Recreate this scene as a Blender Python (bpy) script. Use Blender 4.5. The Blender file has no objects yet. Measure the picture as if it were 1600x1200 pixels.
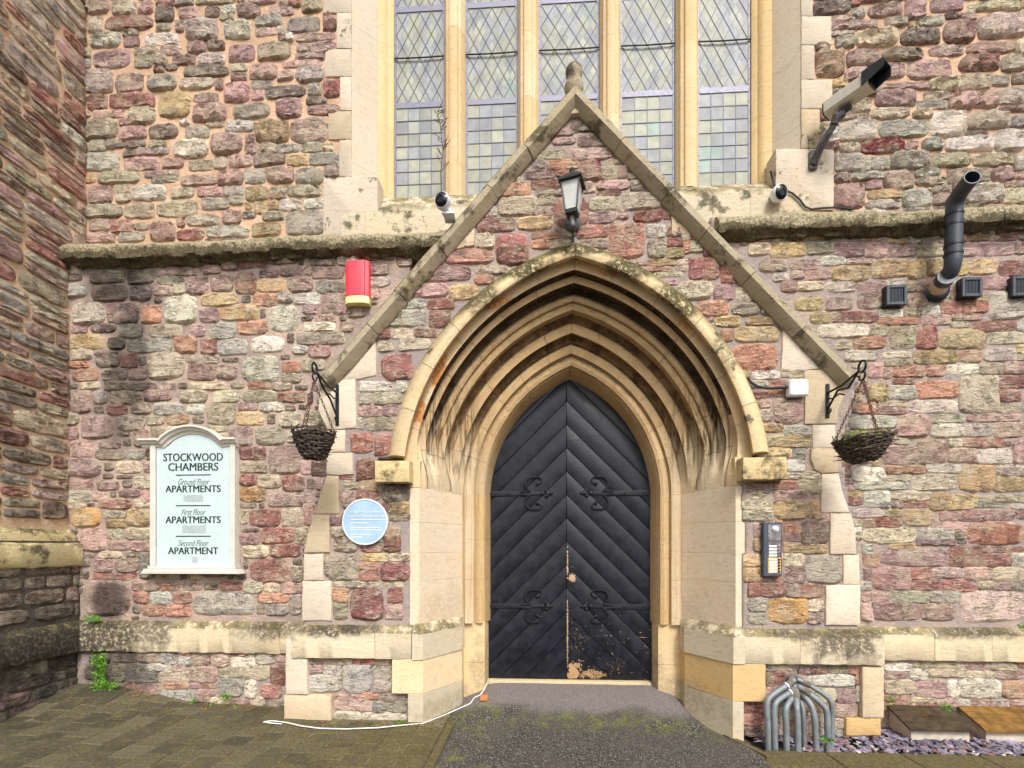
import bpy, math, random
from mathutils import Vector, noise as mnoise
random.seed(11)
sc = bpy.context.scene
COL = sc.collection

# ------------------------------------------------------------------ camera, sky, sun, exposure
T = 0.055                                   # the facade is seen turned by this slope
TH = math.atan(T)
CT, ST = math.cos(TH), math.sin(TH)
FPX, EYE, CAMY, HOR = 765.0, 1.65, -4.9, 853.0
cd = bpy.data.cameras.new("camera")
cam = bpy.data.objects.new("camera", cd)
COL.objects.link(cam)
cam.location = (0, CAMY, EYE)
cam.rotation_euler = (math.pi / 2, 0, TH)
cd.sensor_width = 36.0
cd.lens = FPX / 1600.0 * 36.0
cd.shift_y = (HOR - 600.0) / 1600.0
cd.clip_start = 0.05
cd.clip_end = 1500.0
sc.camera = cam

SUN_EL, SUN_AZ = math.radians(52), math.radians(200)   # azimuth clockwise from +Y
w = bpy.data.worlds.new("World")
sc.world = w
w.use_nodes = True
nt = w.node_tree
nt.nodes.clear()
sky = nt.nodes.new("ShaderNodeTexSky")
sky.sky_type = 'NISHITA'
sky.sun_disc = False
sky.sun_elevation = SUN_EL
sky.sun_rotation = math.radians(160)
sky.air_density = 1.0
sky.dust_density = 6.0
sky.ozone_density = 1.0
hs = nt.nodes.new("ShaderNodeHueSaturation")
hs.inputs['Saturation'].default_value = 0.04            # an even grey overcast
bg = nt.nodes.new("ShaderNodeBackground")
bg.inputs['Strength'].default_value = 0.115
wo = nt.nodes.new("ShaderNodeOutputWorld")
nt.links.new(sky.outputs[0], hs.inputs['Color'])
nt.links.new(hs.outputs[0], bg.inputs['Color'])
nt.links.new(bg.outputs[0], wo.inputs['Surface'])
sl = bpy.data.lights.new("sun", 'SUN')
sl.energy = 1.5
sl.angle = math.radians(11)
sl.color = (1.0, 0.98, 0.955)
so = bpy.data.objects.new("sun", sl)
COL.objects.link(so)
SUN_DIR = Vector((0.26, -0.78, 0.84)).normalized()      # from the scene towards the sun
so.rotation_euler = SUN_DIR.to_track_quat('Z', 'Y').to_euler()
so.location = (3, -8, 12)
sky.sun_elevation = math.asin(SUN_DIR.z)
sky.sun_rotation = math.atan2(SUN_DIR.x, SUN_DIR.y)
sc.view_settings.view_transform = 'Standard'
sc.view_settings.look = 'None'
sc.view_settings.gamma = 1.0
sc.view_settings.use_curve_mapping = False
sc.view_settings.exposure = 0.62

# ------------------------------------------------------------------ where things stand
# distances from the eye measured square to the facade; world y = N - 4.9
N_UP, N_LOW, N_PORCH, N_DOOR, N_GLASS = 5.10, 4.90, 4.56, 5.334, 5.42

def S(px, N):
    return N / (CT + ST * (px - 800) / FPX)
def U(px, py, N):
    s = S(px, N)
    return Vector((s * (-ST + CT * (px - 800) / FPX), N + CAMY, EYE - (py - HOR) / FPX * s))
def UX(px, N):
    return U(px, HOR, N).x
def UZ(px, py, N):
    return U(px, py, N).z
def G(px, py, z):
    s = (EYE - z) * FPX / (py - HOR)
    return Vector((s * (-ST + CT * (px - 800) / FPX), CAMY + s * (CT + ST * (px - 800) / FPX), z))
def UZf(px, py, N):
    p = U(px, py, N)
    return (p.x, p.z)

def sst(a, b, x):
    t = max(0.0, min(1.0, (x - a) / (b - a)))
    return t * t * (3 - 2 * t)

# ------------------------------------------------------------------ mesh and object helpers
class MB:
    """collects vertices and faces for ONE mesh"""
    def __init__(self):
        self.v, self.f, self.m = [], [], []
        self.mi = 0
    def add(self, vs, fs):
        o = len(self.v)
        self.v += [tuple(p) for p in vs]
        for q in fs:
            self.f.append(tuple(i + o for i in q))
            self.m.append(self.mi)
    def loft(self, rings, cap0=True, cap1=True, closed=True):
        n = len(rings[0])
        vs = [p for r in rings for p in r]
        fs = []
        for i in range(len(rings) - 1):
            for j in range(n if closed else n - 1):
                k = (j + 1) % n
                fs.append((i * n + j, i * n + k, (i + 1) * n + k, (i + 1) * n + j))
        if cap0:
            fs.append(tuple(range(n - 1, -1, -1)))
        if cap1:
            b = (len(rings) - 1) * n
            fs.append(tuple(range(b, b + n)))
        self.add(vs, fs)
    def box(self, a, b, bev=0.0):
        x0, y0, z0 = (min(a[i], b[i]) for i in range(3))
        x1, y1, z1 = (max(a[i], b[i]) for i in range(3))
        if bev <= 0:
            r = lambda z: [(x0, y0, z), (x1, y0, z), (x1, y1, z), (x0, y1, z)]
            self.loft([r(z0), r(z1)])
            return
        c = min(bev, (x1 - x0) * .4, (y1 - y0) * .4, (z1 - z0) * .4)
        def r(z, i):
            X0, X1, Y0, Y1 = x0 + i, x1 - i, y0 + i, y1 - i
            return [(X0 + c, Y0, z), (X1 - c, Y0, z), (X1, Y0 + c, z), (X1, Y1 - c, z),
                    (X1 - c, Y1, z), (X0 + c, Y1, z), (X0, Y1 - c, z), (X0, Y0 + c, z)]
        self.loft([r(z0, c * .9), r(z0 + c, 0), r(z1 - c, 0), r(z1, c * .9)])
    def tube(self, pts, rad, n=8, cap=True):
        pts = [Vector(p) for p in pts]
        rads = rad if isinstance(rad, (list, tuple)) else [rad] * len(pts)
        rings, up = [], None
        for i, p in enumerate(pts):
            d = (pts[min(i + 1, len(pts) - 1)] - pts[max(i - 1, 0)])
            d = d.normalized() if d.length > 1e-9 else Vector((0, 0, 1))
            if up is None:
                up = d.orthogonal().normalized()
            up = (up - d * up.dot(d))
            up = up.normalized() if up.length > 1e-6 else d.orthogonal().normalized()
            sd = d.cross(up)
            rings.append([p + (up * math.cos(2 * math.pi * k / n) + sd * math.sin(2 * math.pi * k / n)) * rads[i] for k in range(n)])
        self.loft(rings, cap, cap)
    def lathe(self, c, axis, prof, n=20, cap=True):
        """prof: list of (radius, distance along axis)"""
        ax = Vector(axis).normalized()
        u = ax.orthogonal().normalized()
        v = ax.cross(u)
        rings = [[Vector(c) + ax * h + (u * math.cos(2 * math.pi * k / n) + v * math.sin(2 * math.pi * k / n)) * max(r, 1e-5)
                  for k in range(n)] for r, h in prof]
        self.loft(rings, cap, cap)
    def mesh(self, name, mats, smooth=False):
        me = bpy.data.meshes.new(name)
        me.from_pydata(self.v, [], self.f)
        for m in (mats if isinstance(mats, (list, tuple)) else [mats]):
            me.materials.append(m)
        if any(self.m):
            me.polygons.foreach_set('material_index', self.m)
        if smooth:
            me.polygons.foreach_set('use_smooth', [True] * len(me.polygons))
            if smooth != 'all':
                try:
                    me.set_sharp_from_angle(angle=math.radians(smooth if smooth is not True else 40))
                except Exception:
                    pass
        me.update()
        return me
    def build(self, name, mats, parent=None, smooth=False, color=None, **kw):
        self.fix()
        return obj(name, self.mesh(name, mats, smooth), parent, color, **kw)
    def fix(self):
        import bmesh
        bm = bmesh.new()
        vs = [bm.verts.new(p) for p in self.v]
        ms = []
        for q, m in zip(self.f, self.m):
            try:
                f = bm.faces.new([vs[i] for i in q])
                f.material_index = m
            except ValueError:
                pass
        bmesh.ops.recalc_face_normals(bm, faces=bm.faces)
        bm.verts.index_update()
        self.v = [tuple(v.co) for v in bm.verts]
        self.f = [tuple(v.index for v in f.verts) for f in bm.faces]
        self.m = [f.material_index for f in bm.faces]
        bm.free()

def world_loc(o):
    p = Vector()
    while o is not None:
        p += o.location
        o = o.parent
    return p

def obj(name, data, parent=None, color=None, loc=None, rot=None, scale=None, **kw):
    o = bpy.data.objects.new(name, data)
    COL.objects.link(o)
    if parent is not None:
        o.parent = parent
    if parent is not None or loc is not None:
        o.location = Vector(loc or (0, 0, 0)) - world_loc(parent)
    if rot is not None:
        o.rotation_euler = rot
    if scale is not None:
        o.scale = scale
    if color is not None:
        o.color = (*color[:3], 1.0)
    for k, val in kw.items():
        o[k] = val
    return o

def thing(name, label, cat, loc=(0, 0, 0), group=None):
    e = bpy.data.objects.new(name, None)
    COL.objects.link(e)
    e.location = loc
    e.empty_display_size = 0.1
    e['label'] = label
    e['category'] = cat
    e['kind'] = 'thing'
    if group:
        e['group'] = group
    return e

def lin(c):
    return tuple((x / 255 / 12.92) if x / 255 <= 0.04045 else ((x / 255 + 0.055) / 1.055) ** 2.4 for x in c)

def shade(col, a, b):
    k = random.uniform(a, b)
    return tuple(x * k for x in col)

def inset(poly, d):
    """shrink a 2-D polygon by d along its corner normals"""
    n = len(poly)
    area = sum(poly[i][0] * poly[(i + 1) % n][1] - poly[(i + 1) % n][0] * poly[i][1] for i in range(n))
    sg = 1 if area > 0 else -1
    out = []
    for i in range(n):
        p, q, r = Vector(poly[i - 1]), Vector(poly[i]), Vector(poly[(i + 1) % n])
        a, b = (q - p), (r - q)
        a = a.normalized() if a.length > 1e-9 else Vector((1, 0))
        b = b.normalized() if b.length > 1e-9 else a
        na, nb = Vector((-a.y, a.x)) * sg, Vector((-b.y, b.x)) * sg
        m = na + nb
        k = m.dot(na)
        m = m / k if k > 0.3 else na
        out.append((q.x + m.x * d, q.y + m.y * d))
    return out

def worn(poly, step=0.05, amp=0.004, seed=0.0):
    """resample a polygon's outline and let it wander a little, like an old arris"""
    out = []
    n = len(poly)
    for i in range(n):
        p, q = Vector(poly[i]), Vector(poly[(i + 1) % n])
        L = (q - p).length
        k = max(1, int(L / step))
        nn = Vector((-(q - p).y, (q - p).x)).normalized() if L > 1e-9 else Vector((0, 0))
        for j in range(k):
            c = p.lerp(q, j / k)
            a = mnoise.noise((c.x * 9 + seed, c.y * 9, seed * 1.7)) * amp * (0.5 if j == 0 else 1)
            out.append((c.x + nn.x * a, c.y + nn.y * a))
    return out

def slab_xz(mb, poly, yf, yb, bev=0.008, amp=0.004, seed=None):
    """polygon in x,z pushed back from yf to yb, its front arris softened"""
    p = worn(poly, 0.05, amp, random.random() * 50 if seed is None else seed) if amp else list(poly)
    i1 = inset(p, bev)
    i0 = inset(p, bev * 0.3)
    mb.loft([[(a, yb, b) for a, b in p], [(a, yf + bev, b) for a, b in p],
             [(a, yf + bev * .3, b) for a, b in i0], [(a, yf, b) for a, b in i1]])

def slab_xy(mb, plan, z0, z1, bev=0.004):
    i = inset(plan, bev)
    mb.loft([[(a, b, z0) for a, b in i], [(a, b, z0 + bev) for a, b in plan],
             [(a, b, z1 - bev) for a, b in plan], [(a, b, z1) for a, b in i]])

def pxpoly(pts, N):
    return [UZf(x, y, N) for x, y in pts]

# ------------------------------------------------------------------ materials
class NT:
    def __init__(self, name):
        self.mat = bpy.data.materials.new(name)
        self.mat.use_nodes = True
        self.t = self.mat.node_tree
        self.t.nodes.clear()
        self.out = self.n('ShaderNodeOutputMaterial')
        self.b = self.n('ShaderNodeBsdfPrincipled')
        self.t.links.new(self.b.outputs[0], self.out.inputs[0])
    def n(self, typ, props=None, **ins):
        nd = self.t.nodes.new(typ)
        for k, v in (props or {}).items():
            setattr(nd, k, v)
        for k, v in ins.items():
            self.set(nd, k, v)
        return nd
    def set(self, nd, k, v):
        key = int(k[1:]) if k[0] == 'i' and k[1:].isdigit() else k.replace('_', ' ')
        s = nd.inputs[key]
        if hasattr(v, 'outputs'):
            v = v.outputs[0]
        if isinstance(v, bpy.types.NodeSocket):
            self.t.links.new(v, s)
        elif isinstance(v, (tuple, list)) and len(v) == 3 and s.type == 'RGBA':
            s.default_value = (*v, 1.0)
        else:
            s.default_value = v
    def P(self, **k):
        for a, v in k.items():
            self.set(self.b, a, v)
    def pos(self):
        if not hasattr(self, '_pos'):
            self._pos = self.n('ShaderNodeNewGeometry')
        return self._pos.outputs['Position']
    def normal(self):
        self.pos()
        return self._pos.outputs['Normal']
    def objpos(self):
        """world position shifted by a random amount per object"""
        if not hasattr(self, '_op'):
            oi = self.oi()
            m = self.n('ShaderNodeMath', {'operation': 'MULTIPLY'}, i0=oi.outputs['Random'], i1=37.0)
            self._op = self.n('ShaderNodeVectorMath', {'operation': 'ADD'}, i0=self.pos(), i1=m.outputs[0]).outputs[0]
        return self._op
    def oi(self):
        if not hasattr(self, '_oi'):
            self._oi = self.n('ShaderNodeObjectInfo')
        return self._oi
    def scaled(self, v, s):
        return self.n('ShaderNodeVectorMath', {'operation': 'MULTIPLY'}, i0=v, i1=s).outputs[0]
    def noise(self, v, scale, detail=4, rough=0.6, dist=0.0):
        nd = self.n('ShaderNodeTexNoise', Vector=v, Scale=scale, Detail=detail, Roughness=rough, Distortion=dist)
        return nd.outputs[0]
    def vor(self, v, scale, feature='F1', out=0):
        nd = self.n('ShaderNodeTexVoronoi', {'feature': feature}, Vector=v, Scale=scale)
        return nd.outputs[out]
    def ramp(self, f, a, b, lo=0.0, hi=1.0):
        nd = self.n('ShaderNodeMapRange', {'interpolation_type': 'SMOOTHSTEP'}, Value=f)
        nd.inputs[1].default_value, nd.inputs[2].default_value = a, b
        nd.inputs[3].default_value, nd.inputs[4].default_value = lo, hi
        return nd.outputs[0]
    def math(self, op, a, b=0.0, clamp=False):
        nd = self.n('ShaderNodeMath', {'operation': op, 'use_clamp': clamp}, i0=a, i1=b)
        return nd.outputs[0]
    def mix(self, f, a, b, mode='MIX'):
        nd = self.n('ShaderNodeMix', {'data_type': 'RGBA', 'blend_type': mode, 'clamp_factor': True})
        self.set(nd, 'i0', f)
        self.set(nd, 'i6', a)
        self.set(nd, 'i7', b)
        return nd.outputs[2]
    def sep(self, v):
        return self.n('ShaderNodeSeparateXYZ', Vector=v).outputs
    def bump(self, h, strength, dist, normal=None):
        nd = self.n('ShaderNodeBump', Strength=strength, Distance=dist, Height=h)
        if normal is not None:
            self.set(nd, 'Normal', normal)
        return nd.outputs[0]
    def blobs(self, lst, noise_scale=3.5, wob=0.7):
        """soft-edged patches with a shape of their own: lst of (x, z, rx, rz[, strength]) in world metres"""
        nz = self.noise(self.pos(), noise_scale, 5, 0.65)
        nz = self.math('MULTIPLY', self.math('SUBTRACT', nz, 0.5), wob * 2)
        acc = None
        for e in lst:
            d = self.n('ShaderNodeVectorMath', {'operation': 'SUBTRACT'}, i0=self.pos(), i1=(e[0], 0.0, e[1])).outputs[0]
            d = self.n('ShaderNodeVectorMath', {'operation': 'MULTIPLY'}, i0=d, i1=(1 / e[2], 0.0, 1 / e[3])).outputs[0]
            L = self.n('ShaderNodeVectorMath', {'operation': 'LENGTH'}, i0=d).outputs['Value']
            v = self.ramp(self.math('ADD', L, nz), 1.15, 0.45, 0.0, e[4] if len(e) > 4 else 1.0)
            acc = v if acc is None else self.math('MAXIMUM', acc, v)
        return acc

def pxblob(px, py, rx, ry, N, st=1.0):
    p = U(px, py, N)
    k = S(px, N) / FPX
    return (p.x, p.z, rx * k, ry * k, st)

# dark rubble patches: weather staining, strips below ledges, shade painted behind a quoin
STAINS_AND_SHADE = [pxblob(195, 440, 75, 50, 4.9, .85), pxblob(205, 560, 40, 120, 4.9, .8), pxblob(185, 640, 30, 70, 4.9, .6),
          pxblob(172, 935, 42, 40, 4.9, .95), pxblob(150, 1000, 75, 42, 4.85, .9), pxblob(180, 1050, 70, 60, 4.85, .75),
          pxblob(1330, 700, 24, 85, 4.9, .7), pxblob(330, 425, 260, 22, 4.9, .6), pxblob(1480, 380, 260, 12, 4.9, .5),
          pxblob(610, 790, 26, 26, 4.56, .5)]

def mat_stone(name, stains_and_shade=True, side=False):
    M = NT(name)
    v = M.objpos()
    col = M.oi().outputs['Color']
    big = M.noise(v, 5.0, 4, 0.6)
    mid = M.noise(M.scaled(v, (1.0, 1.0, 2.2)), 16.0, 6, 0.7, 0.6)
    fine = M.noise(v, 95.0, 4, 0.75)
    c = M.mix(M.ramp(big, .42, .70, 0, .6), col, lin((188, 176, 150)))
    c = M.mix(M.ramp(big, .46, .28, 0, .35), c, lin((150, 112, 104)))
    c = M.mix(M.ramp(mid, .50, .70, 0, .7), c, lin((206, 198, 184)))
    c = M.mix(M.ramp(mid, .43, .27, 0, .6), c, lin((104, 88, 80)))
    c = M.mix(M.ramp(fine, .40, .66, 0.0, 0.7), c, M.mix(1.0, c, (1.5, 1.45, 1.4), 'MULTIPLY'))
    c = M.mix(M.ramp(fine, .44, .30, 0.0, 0.5), c, M.mix(1.0, c, (.5, .48, .47), 'MULTIPLY'))
    # bedding planes and cracks run with the courses
    bed = M.noise(M.scaled(v, (1.6, 1.6, 9.0)), 6.0, 5, 0.62, 1.2)
    crk = M.ramp(M.math('ABSOLUTE', M.math('SUBTRACT', bed, 0.5)), 0.004, 0.026, 1.0, 0.0)
    crk = M.math('MULTIPLY', crk, M.ramp(M.noise(v, 9.0, 2), .46, .58))
    c = M.mix(M.math('MULTIPLY', crk, .85), c, lin((58, 46, 42)))
    if stains_and_shade:
        s = M.blobs(STAINS_AND_SHADE)
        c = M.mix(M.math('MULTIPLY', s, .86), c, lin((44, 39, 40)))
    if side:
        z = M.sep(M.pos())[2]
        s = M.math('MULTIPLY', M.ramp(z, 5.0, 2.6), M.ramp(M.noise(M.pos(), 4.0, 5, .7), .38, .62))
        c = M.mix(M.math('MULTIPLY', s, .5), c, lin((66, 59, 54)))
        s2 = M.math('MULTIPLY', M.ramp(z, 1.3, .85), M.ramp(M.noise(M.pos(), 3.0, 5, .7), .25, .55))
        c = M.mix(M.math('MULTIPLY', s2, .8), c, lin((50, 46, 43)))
    c = M.mix(1.0, c, (1.24, 1.22, 1.2), 'MULTIPLY')
    M.P(Base_Color=c, Roughness=0.9)
    M.b.inputs['Specular IOR Level'].default_value = 0.25
    rock = M.noise(M.scaled(v, (1.0, 1.0, 1.7)), 26.0, 6, .72, .4)
    h = M.math('ADD', M.math('MULTIPLY', mid, 1.1), M.math('MULTIPLY', fine, .25))
    h = M.math('ADD', h, M.math('MULTIPLY', rock, .8))
    h = M.math('ADD', h, M.math('MULTIPLY', bed, .7))
    h = M.math('SUBTRACT', h, M.math('MULTIPLY', crk, .8))
    M.P(Normal=M.bump(h, 1.0, 0.034))
    return M.mat

def mat_mortar(name, ca, cb, stains_and_shade=True):
    M = NT(name)
    v = M.pos()
    a = M.noise(v, 2.2, 5, .65)
    f = M.noise(v, 60.0, 5, .75)
    c = M.mix(M.ramp(a, .38, .62), ca, cb)
    c = M.mix(M.ramp(f, .5, .3, 0, .5), c, M.mix(1.0, c, (.55, .5, .48), 'MULTIPLY'))
    c = M.mix(M.ramp(f, .55, .75, 0, .5), c, M.mix(1.0, c, (1.3, 1.3, 1.3), 'MULTIPLY'))
    if stains_and_shade:
        c = M.mix(M.math('MULTIPLY', M.blobs(STAINS_AND_SHADE), .8), c, lin((52, 45, 44)))
    M.P(Base_Color=c, Roughness=.95)
    M.b.inputs['Specular IOR Level'].default_value = 0.2
    h = M.math('ADD', M.noise(v, 22.0, 5, .7), M.math('MULTIPLY', f, .35))
    M.P(Normal=M.bump(h, 1.0, .026))
    return M.mat

def mat_ashlar(name, moss=0.0, soot=0.0, arch=False, patches=None, lichen=lin((142, 126, 84))):
    """dressed limestone; per-object colour; moss gathers on ledges"""
    M = NT(name)
    v = M.objpos()
    col = M.oi().outputs['Color']
    big = M.noise(v, 2.6, 5, .6)
    grain = M.noise(M.scaled(v, (1, 1, 3.0)), 12.0, 6, .7, .5)
    fine = M.noise(v, 120.0, 3, .7)
    c = M.mix(M.ramp(big, .4, .7, 0, .5), col, M.mix(1.0, col, (1.04, .93, .78), 'MULTIPLY'))
    c = M.mix(M.ramp(grain, .52, .3, 0, .5), c, M.mix(1.0, c, (.68, .62, .55), 'MULTIPLY'))
    c = M.mix(M.ramp(fine, .45, .32, 0, .4), c, M.mix(1.0, c, (.6, .56, .5), 'MULTIPLY'))
    if arch:
        xyz = M.sep(M.pos())
        z = xyz[2]
        nz = M.math('MULTIPLY', M.math('SUBTRACT', M.noise(M.scaled(M.pos(), (3.5, 3.5, .8)), 3.0, 5, .7), .5), 1.0)
        up = M.ramp(M.math('ADD', z, nz), 2.35, 2.95)
        patina = M.mix(M.ramp(M.noise(M.pos(), 5.0, 5, .7), .4, .65), lin((198, 164, 116)), lin((164, 126, 78)))
        c = M.mix(M.math('MULTIPLY', up, .48), c, patina)
        dx = M.math('ABSOLUTE', M.math('SUBTRACT', xyz[0], UX(897, 4.8)))
        low = M.math('MULTIPLY', M.ramp(M.math('ADD', z, M.math('MULTIPLY', nz, .35)), 2.85, 2.35), M.ramp(dx, .98, 1.06))
        c = M.mix(M.math('MULTIPLY', low, .9), c, M.mix(M.ramp(big, .35, .7), lin((202, 180, 146)), lin((216, 198, 168))))
        # soot runs down out of the hollows and stops in streaks at the springing
        st = M.noise(M.scaled(M.pos(), (13.0, 13.0, .45)), 3.0, 3, .55)
        band = M.math('MULTIPLY', M.ramp(M.math('ADD', z, M.math('MULTIPLY', nz, .8)), 2.2, 2.75), M.ramp(z, 3.5, 2.7))
        band = M.math('MULTIPLY', band, M.math('MULTIPLY', M.ramp(dx, .90, 1.06), M.ramp(dx, 1.52, 1.38)))
        c = M.mix(M.math('MULTIPLY', M.math('MULTIPLY', M.ramp(st, .42, .62), band), .85), c, lin((52, 42, 34)))
        og = M.math('MULTIPLY', M.ramp(M.noise(M.pos(), 6.0, 5, .75), .56, .66), M.ramp(z, 2.3, 3.2))
        c = M.mix(M.math('MULTIPLY', og, .5), c, lin((196, 138, 66)))
        lower = M.math('MULTIPLY', M.ramp(z, 2.5, 2.2), M.ramp(st, .52, .66))
        c = M.mix(M.math('MULTIPLY', lower, .35), c, lin((170, 120, 66)))
    nrm = M.sep(M.normal())[2]
    if moss > 0:
        m = M.math('MULTIPLY', M.ramp(nrm, .12, .65), M.ramp(M.noise(M.pos(), 7.0, 6, .75), .56 - .22 * moss, .62 - .12 * moss))
        mc = M.mix(M.ramp(M.noise(M.pos(), 14.0, 4, .7), .42, .62), lin((62, 58, 42)), lichen)
        mc = M.mix(M.ramp(M.noise(M.pos(), 40.0, 3, .7), .55, .7), mc, lin((178, 166, 120)))
        c = M.mix(M.math('MULTIPLY', m, .92), c, mc)
    if soot > 0:
        s = M.ramp(M.noise(M.pos(), 4.0, 6, .72), .60 - .2 * soot, .66 - .06 * soot)
        c = M.mix(M.math('MULTIPLY', s, .85), c, M.mix(M.ramp(fine, .4, .6), lin((50, 46, 36)), lin((92, 84, 58))))
    if patches:
        for lst, colr in patches:
            bl = M.math('MULTIPLY', M.blobs(lst, 7.0, 1.0), M.ramp(M.noise(M.pos(), 24.0, 6, .8), .36, .52))
            c = M.mix(M.math('MULTIPLY', bl, .92), c, M.mix(M.ramp(M.noise(M.pos(), 45.0, 4, .75), .4, .6), colr, tuple(x * 1.7 for x in colr)))
    M.P(Base_Color=c, Roughness=.88)
    M.b.inputs['Specular IOR Level'].default_value = 0.25
    h = M.math('ADD', M.math('MULTIPLY', grain, .7), M.math('MULTIPLY', fine, .3))
    h = M.math('ADD', h, M.math('MULTIPLY', M.noise(v, 30.0, 5, .7), .5))
    M.P(Normal=M.bump(h, .55 + .5 * moss + .3 * soot, .012))
    return M.mat

def mat_plain(name, col, rough=.5, metal=0.0, var=.25, bump=.15, scale=25.0, spec=.5, dirt=None, coat=0.0):
    M = NT(name)
    v = M.pos()
    a = M.noise(v, scale, 5, .65)
    c = M.mix(M.ramp(a, .35, .7, 0, 1), M.mix(1.0, col, (1 - var,) * 3, 'MULTIPLY'), M.mix(1.0, col, (1 + var,) * 3, 'MULTIPLY'))
    if dirt:
        c = M.mix(M.ramp(M.noise(v, scale * .4, 6, .7), .52, .7, 0, .6), c, dirt)
    M.P(Base_Color=c, Roughness=M.ramp(a, .3, .7, max(.05, rough - .1), min(1, rough + .12)), Metallic=metal)
    M.b.inputs['Specular IOR Level'].default_value = spec
    if coat:
        M.b.inputs['Coat Weight'].default_value = coat
    if bump:
        M.P(Normal=M.bump(M.noise(v, scale * 3, 4, .7), bump, .006))
    return M.mat
# ------------------------------------------------------------------ the rubble, stone by stone
# x0 y0 x1 y1 kind, read off enlarged parts of the photograph; each wall unprojects them onto its own plane
Z1 = (0, 0, .3375)
R_UL = """390 5 510 65 p,520 5 630 70 t,640 10 710 65 p,720 40 805 105 d,830 40 925 90 p,950 40 1015 80 d,1100 20 1205 80 p,1250 40 1360 75 p,1020 70 1080 92 t,1400 5 1490 60 t,905 0 1090 18 t,1140 0 1280 18 p,
410 85 475 150 t,485 80 710 140 r,860 95 1010 190 q,1040 100 1160 180 g,1185 80 1305 120 g,1330 85 1480 150 g,1500 85 1555 145 r,1185 135 1280 165 p,1370 160 1555 190 p,
415 155 560 220 g,570 145 640 170 t,575 175 645 215 p,670 160 830 210 l,870 200 955 245 p,965 195 1040 230 d,1060 210 1180 290 p,1190 200 1345 280 t,1375 205 1435 240 p,1440 200 1555 245 p,
430 235 605 315 p,620 225 740 255 t,620 260 705 315 t,745 215 840 255 p,715 260 775 305 t,800 262 905 300 p,920 250 1040 295 q,1310 285 1490 310 p,1370 250 1500 275 p,
850 305 1060 360 d,1155 300 1280 370 p,770 305 820 325 d,1370 315 1500 382 l,1285 335 1360 370 p,
385 325 525 430 q,535 345 665 435 p,680 350 815 420 g,830 365 990 415 t,1040 385 1155 475 p,1165 380 1260 415 g,1230 400 1415 455 d,1500 380 1575 450 r,
405 440 500 510 r,505 440 720 500 r,735 435 880 545 o,895 435 1010 475 p,890 482 1045 570 p,1080 485 1250 550 q,1280 460 1395 545 p,1420 455 1510 485 d,1520 455 1575 490 l,1425 492 1575 530 p,
430 515 580 545 p,590 495 720 580 t,385 550 545 650 t,555 555 630 580 p,550 590 680 650 p,690 580 825 645 d,860 590 970 640 g,955 560 1035 588 t,1045 565 1175 610 l,1180 560 1340 660 o,1345 550 1520 660 p,1140 628 1175 660 p,
415 655 490 705 g,492 655 575 685 g,580 655 675 685 d,635 690 785 718 q,570 700 630 725 d,805 650 965 730 w,975 620 1120 715 p,1135 670 1200 715 p,1210 670 1280 710 t,1285 670 1385 705 g,1395 662 1490 705 t,
380 710 555 790 l,575 735 740 790 p,750 735 850 780 p,875 745 985 790 t,990 730 1050 780 t,1060 725 1170 775 p,1175 710 1320 770 d,1330 715 1430 765 o,1430 710 1570 765 g,
390 800 445 845 o,450 795 655 850 t,670 795 830 818 p,700 822 830 845 g,835 815 1005 860 p,1010 790 1125 860 p,1130 785 1230 850 g,1235 775 1360 845 p,1370 780 1495 855 g,1505 770 1570 825 d,
410 870 520 945 p,530 860 600 895 t,535 900 605 935 t,610 860 770 925 l,790 870 900 915 t,915 868 1030 910 p,1035 865 1130 905 g,1140 870 1240 930 o,1250 868 1325 898 g,1330 862 1490 910 t,1250 902 1320 925 r,
390 950 570 1010 t,575 945 715 1010 t,725 930 915 1005 t,935 920 1060 970 g,1064 912 1125 945 g,1180 935 1240 990 o,1245 930 1290 975 o,1295 925 1395 975 l,1410 925 1495 965 l,
415 1020 510 1070 p,515 1020 615 1080 r,620 1035 690 1065 t,695 1030 815 1115 p,865 1000 1020 1045 t,1030 975 1115 1040 p,1125 985 1185 1010 g,1215 982 1315 1020 t,1325 980 1500 1090 q,1165 1035 1300 1095 o,
390 1082 535 1125 p,545 1080 670 1120 g,820 1065 945 1110 r,955 1050 1155 1100 l"""
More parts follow.
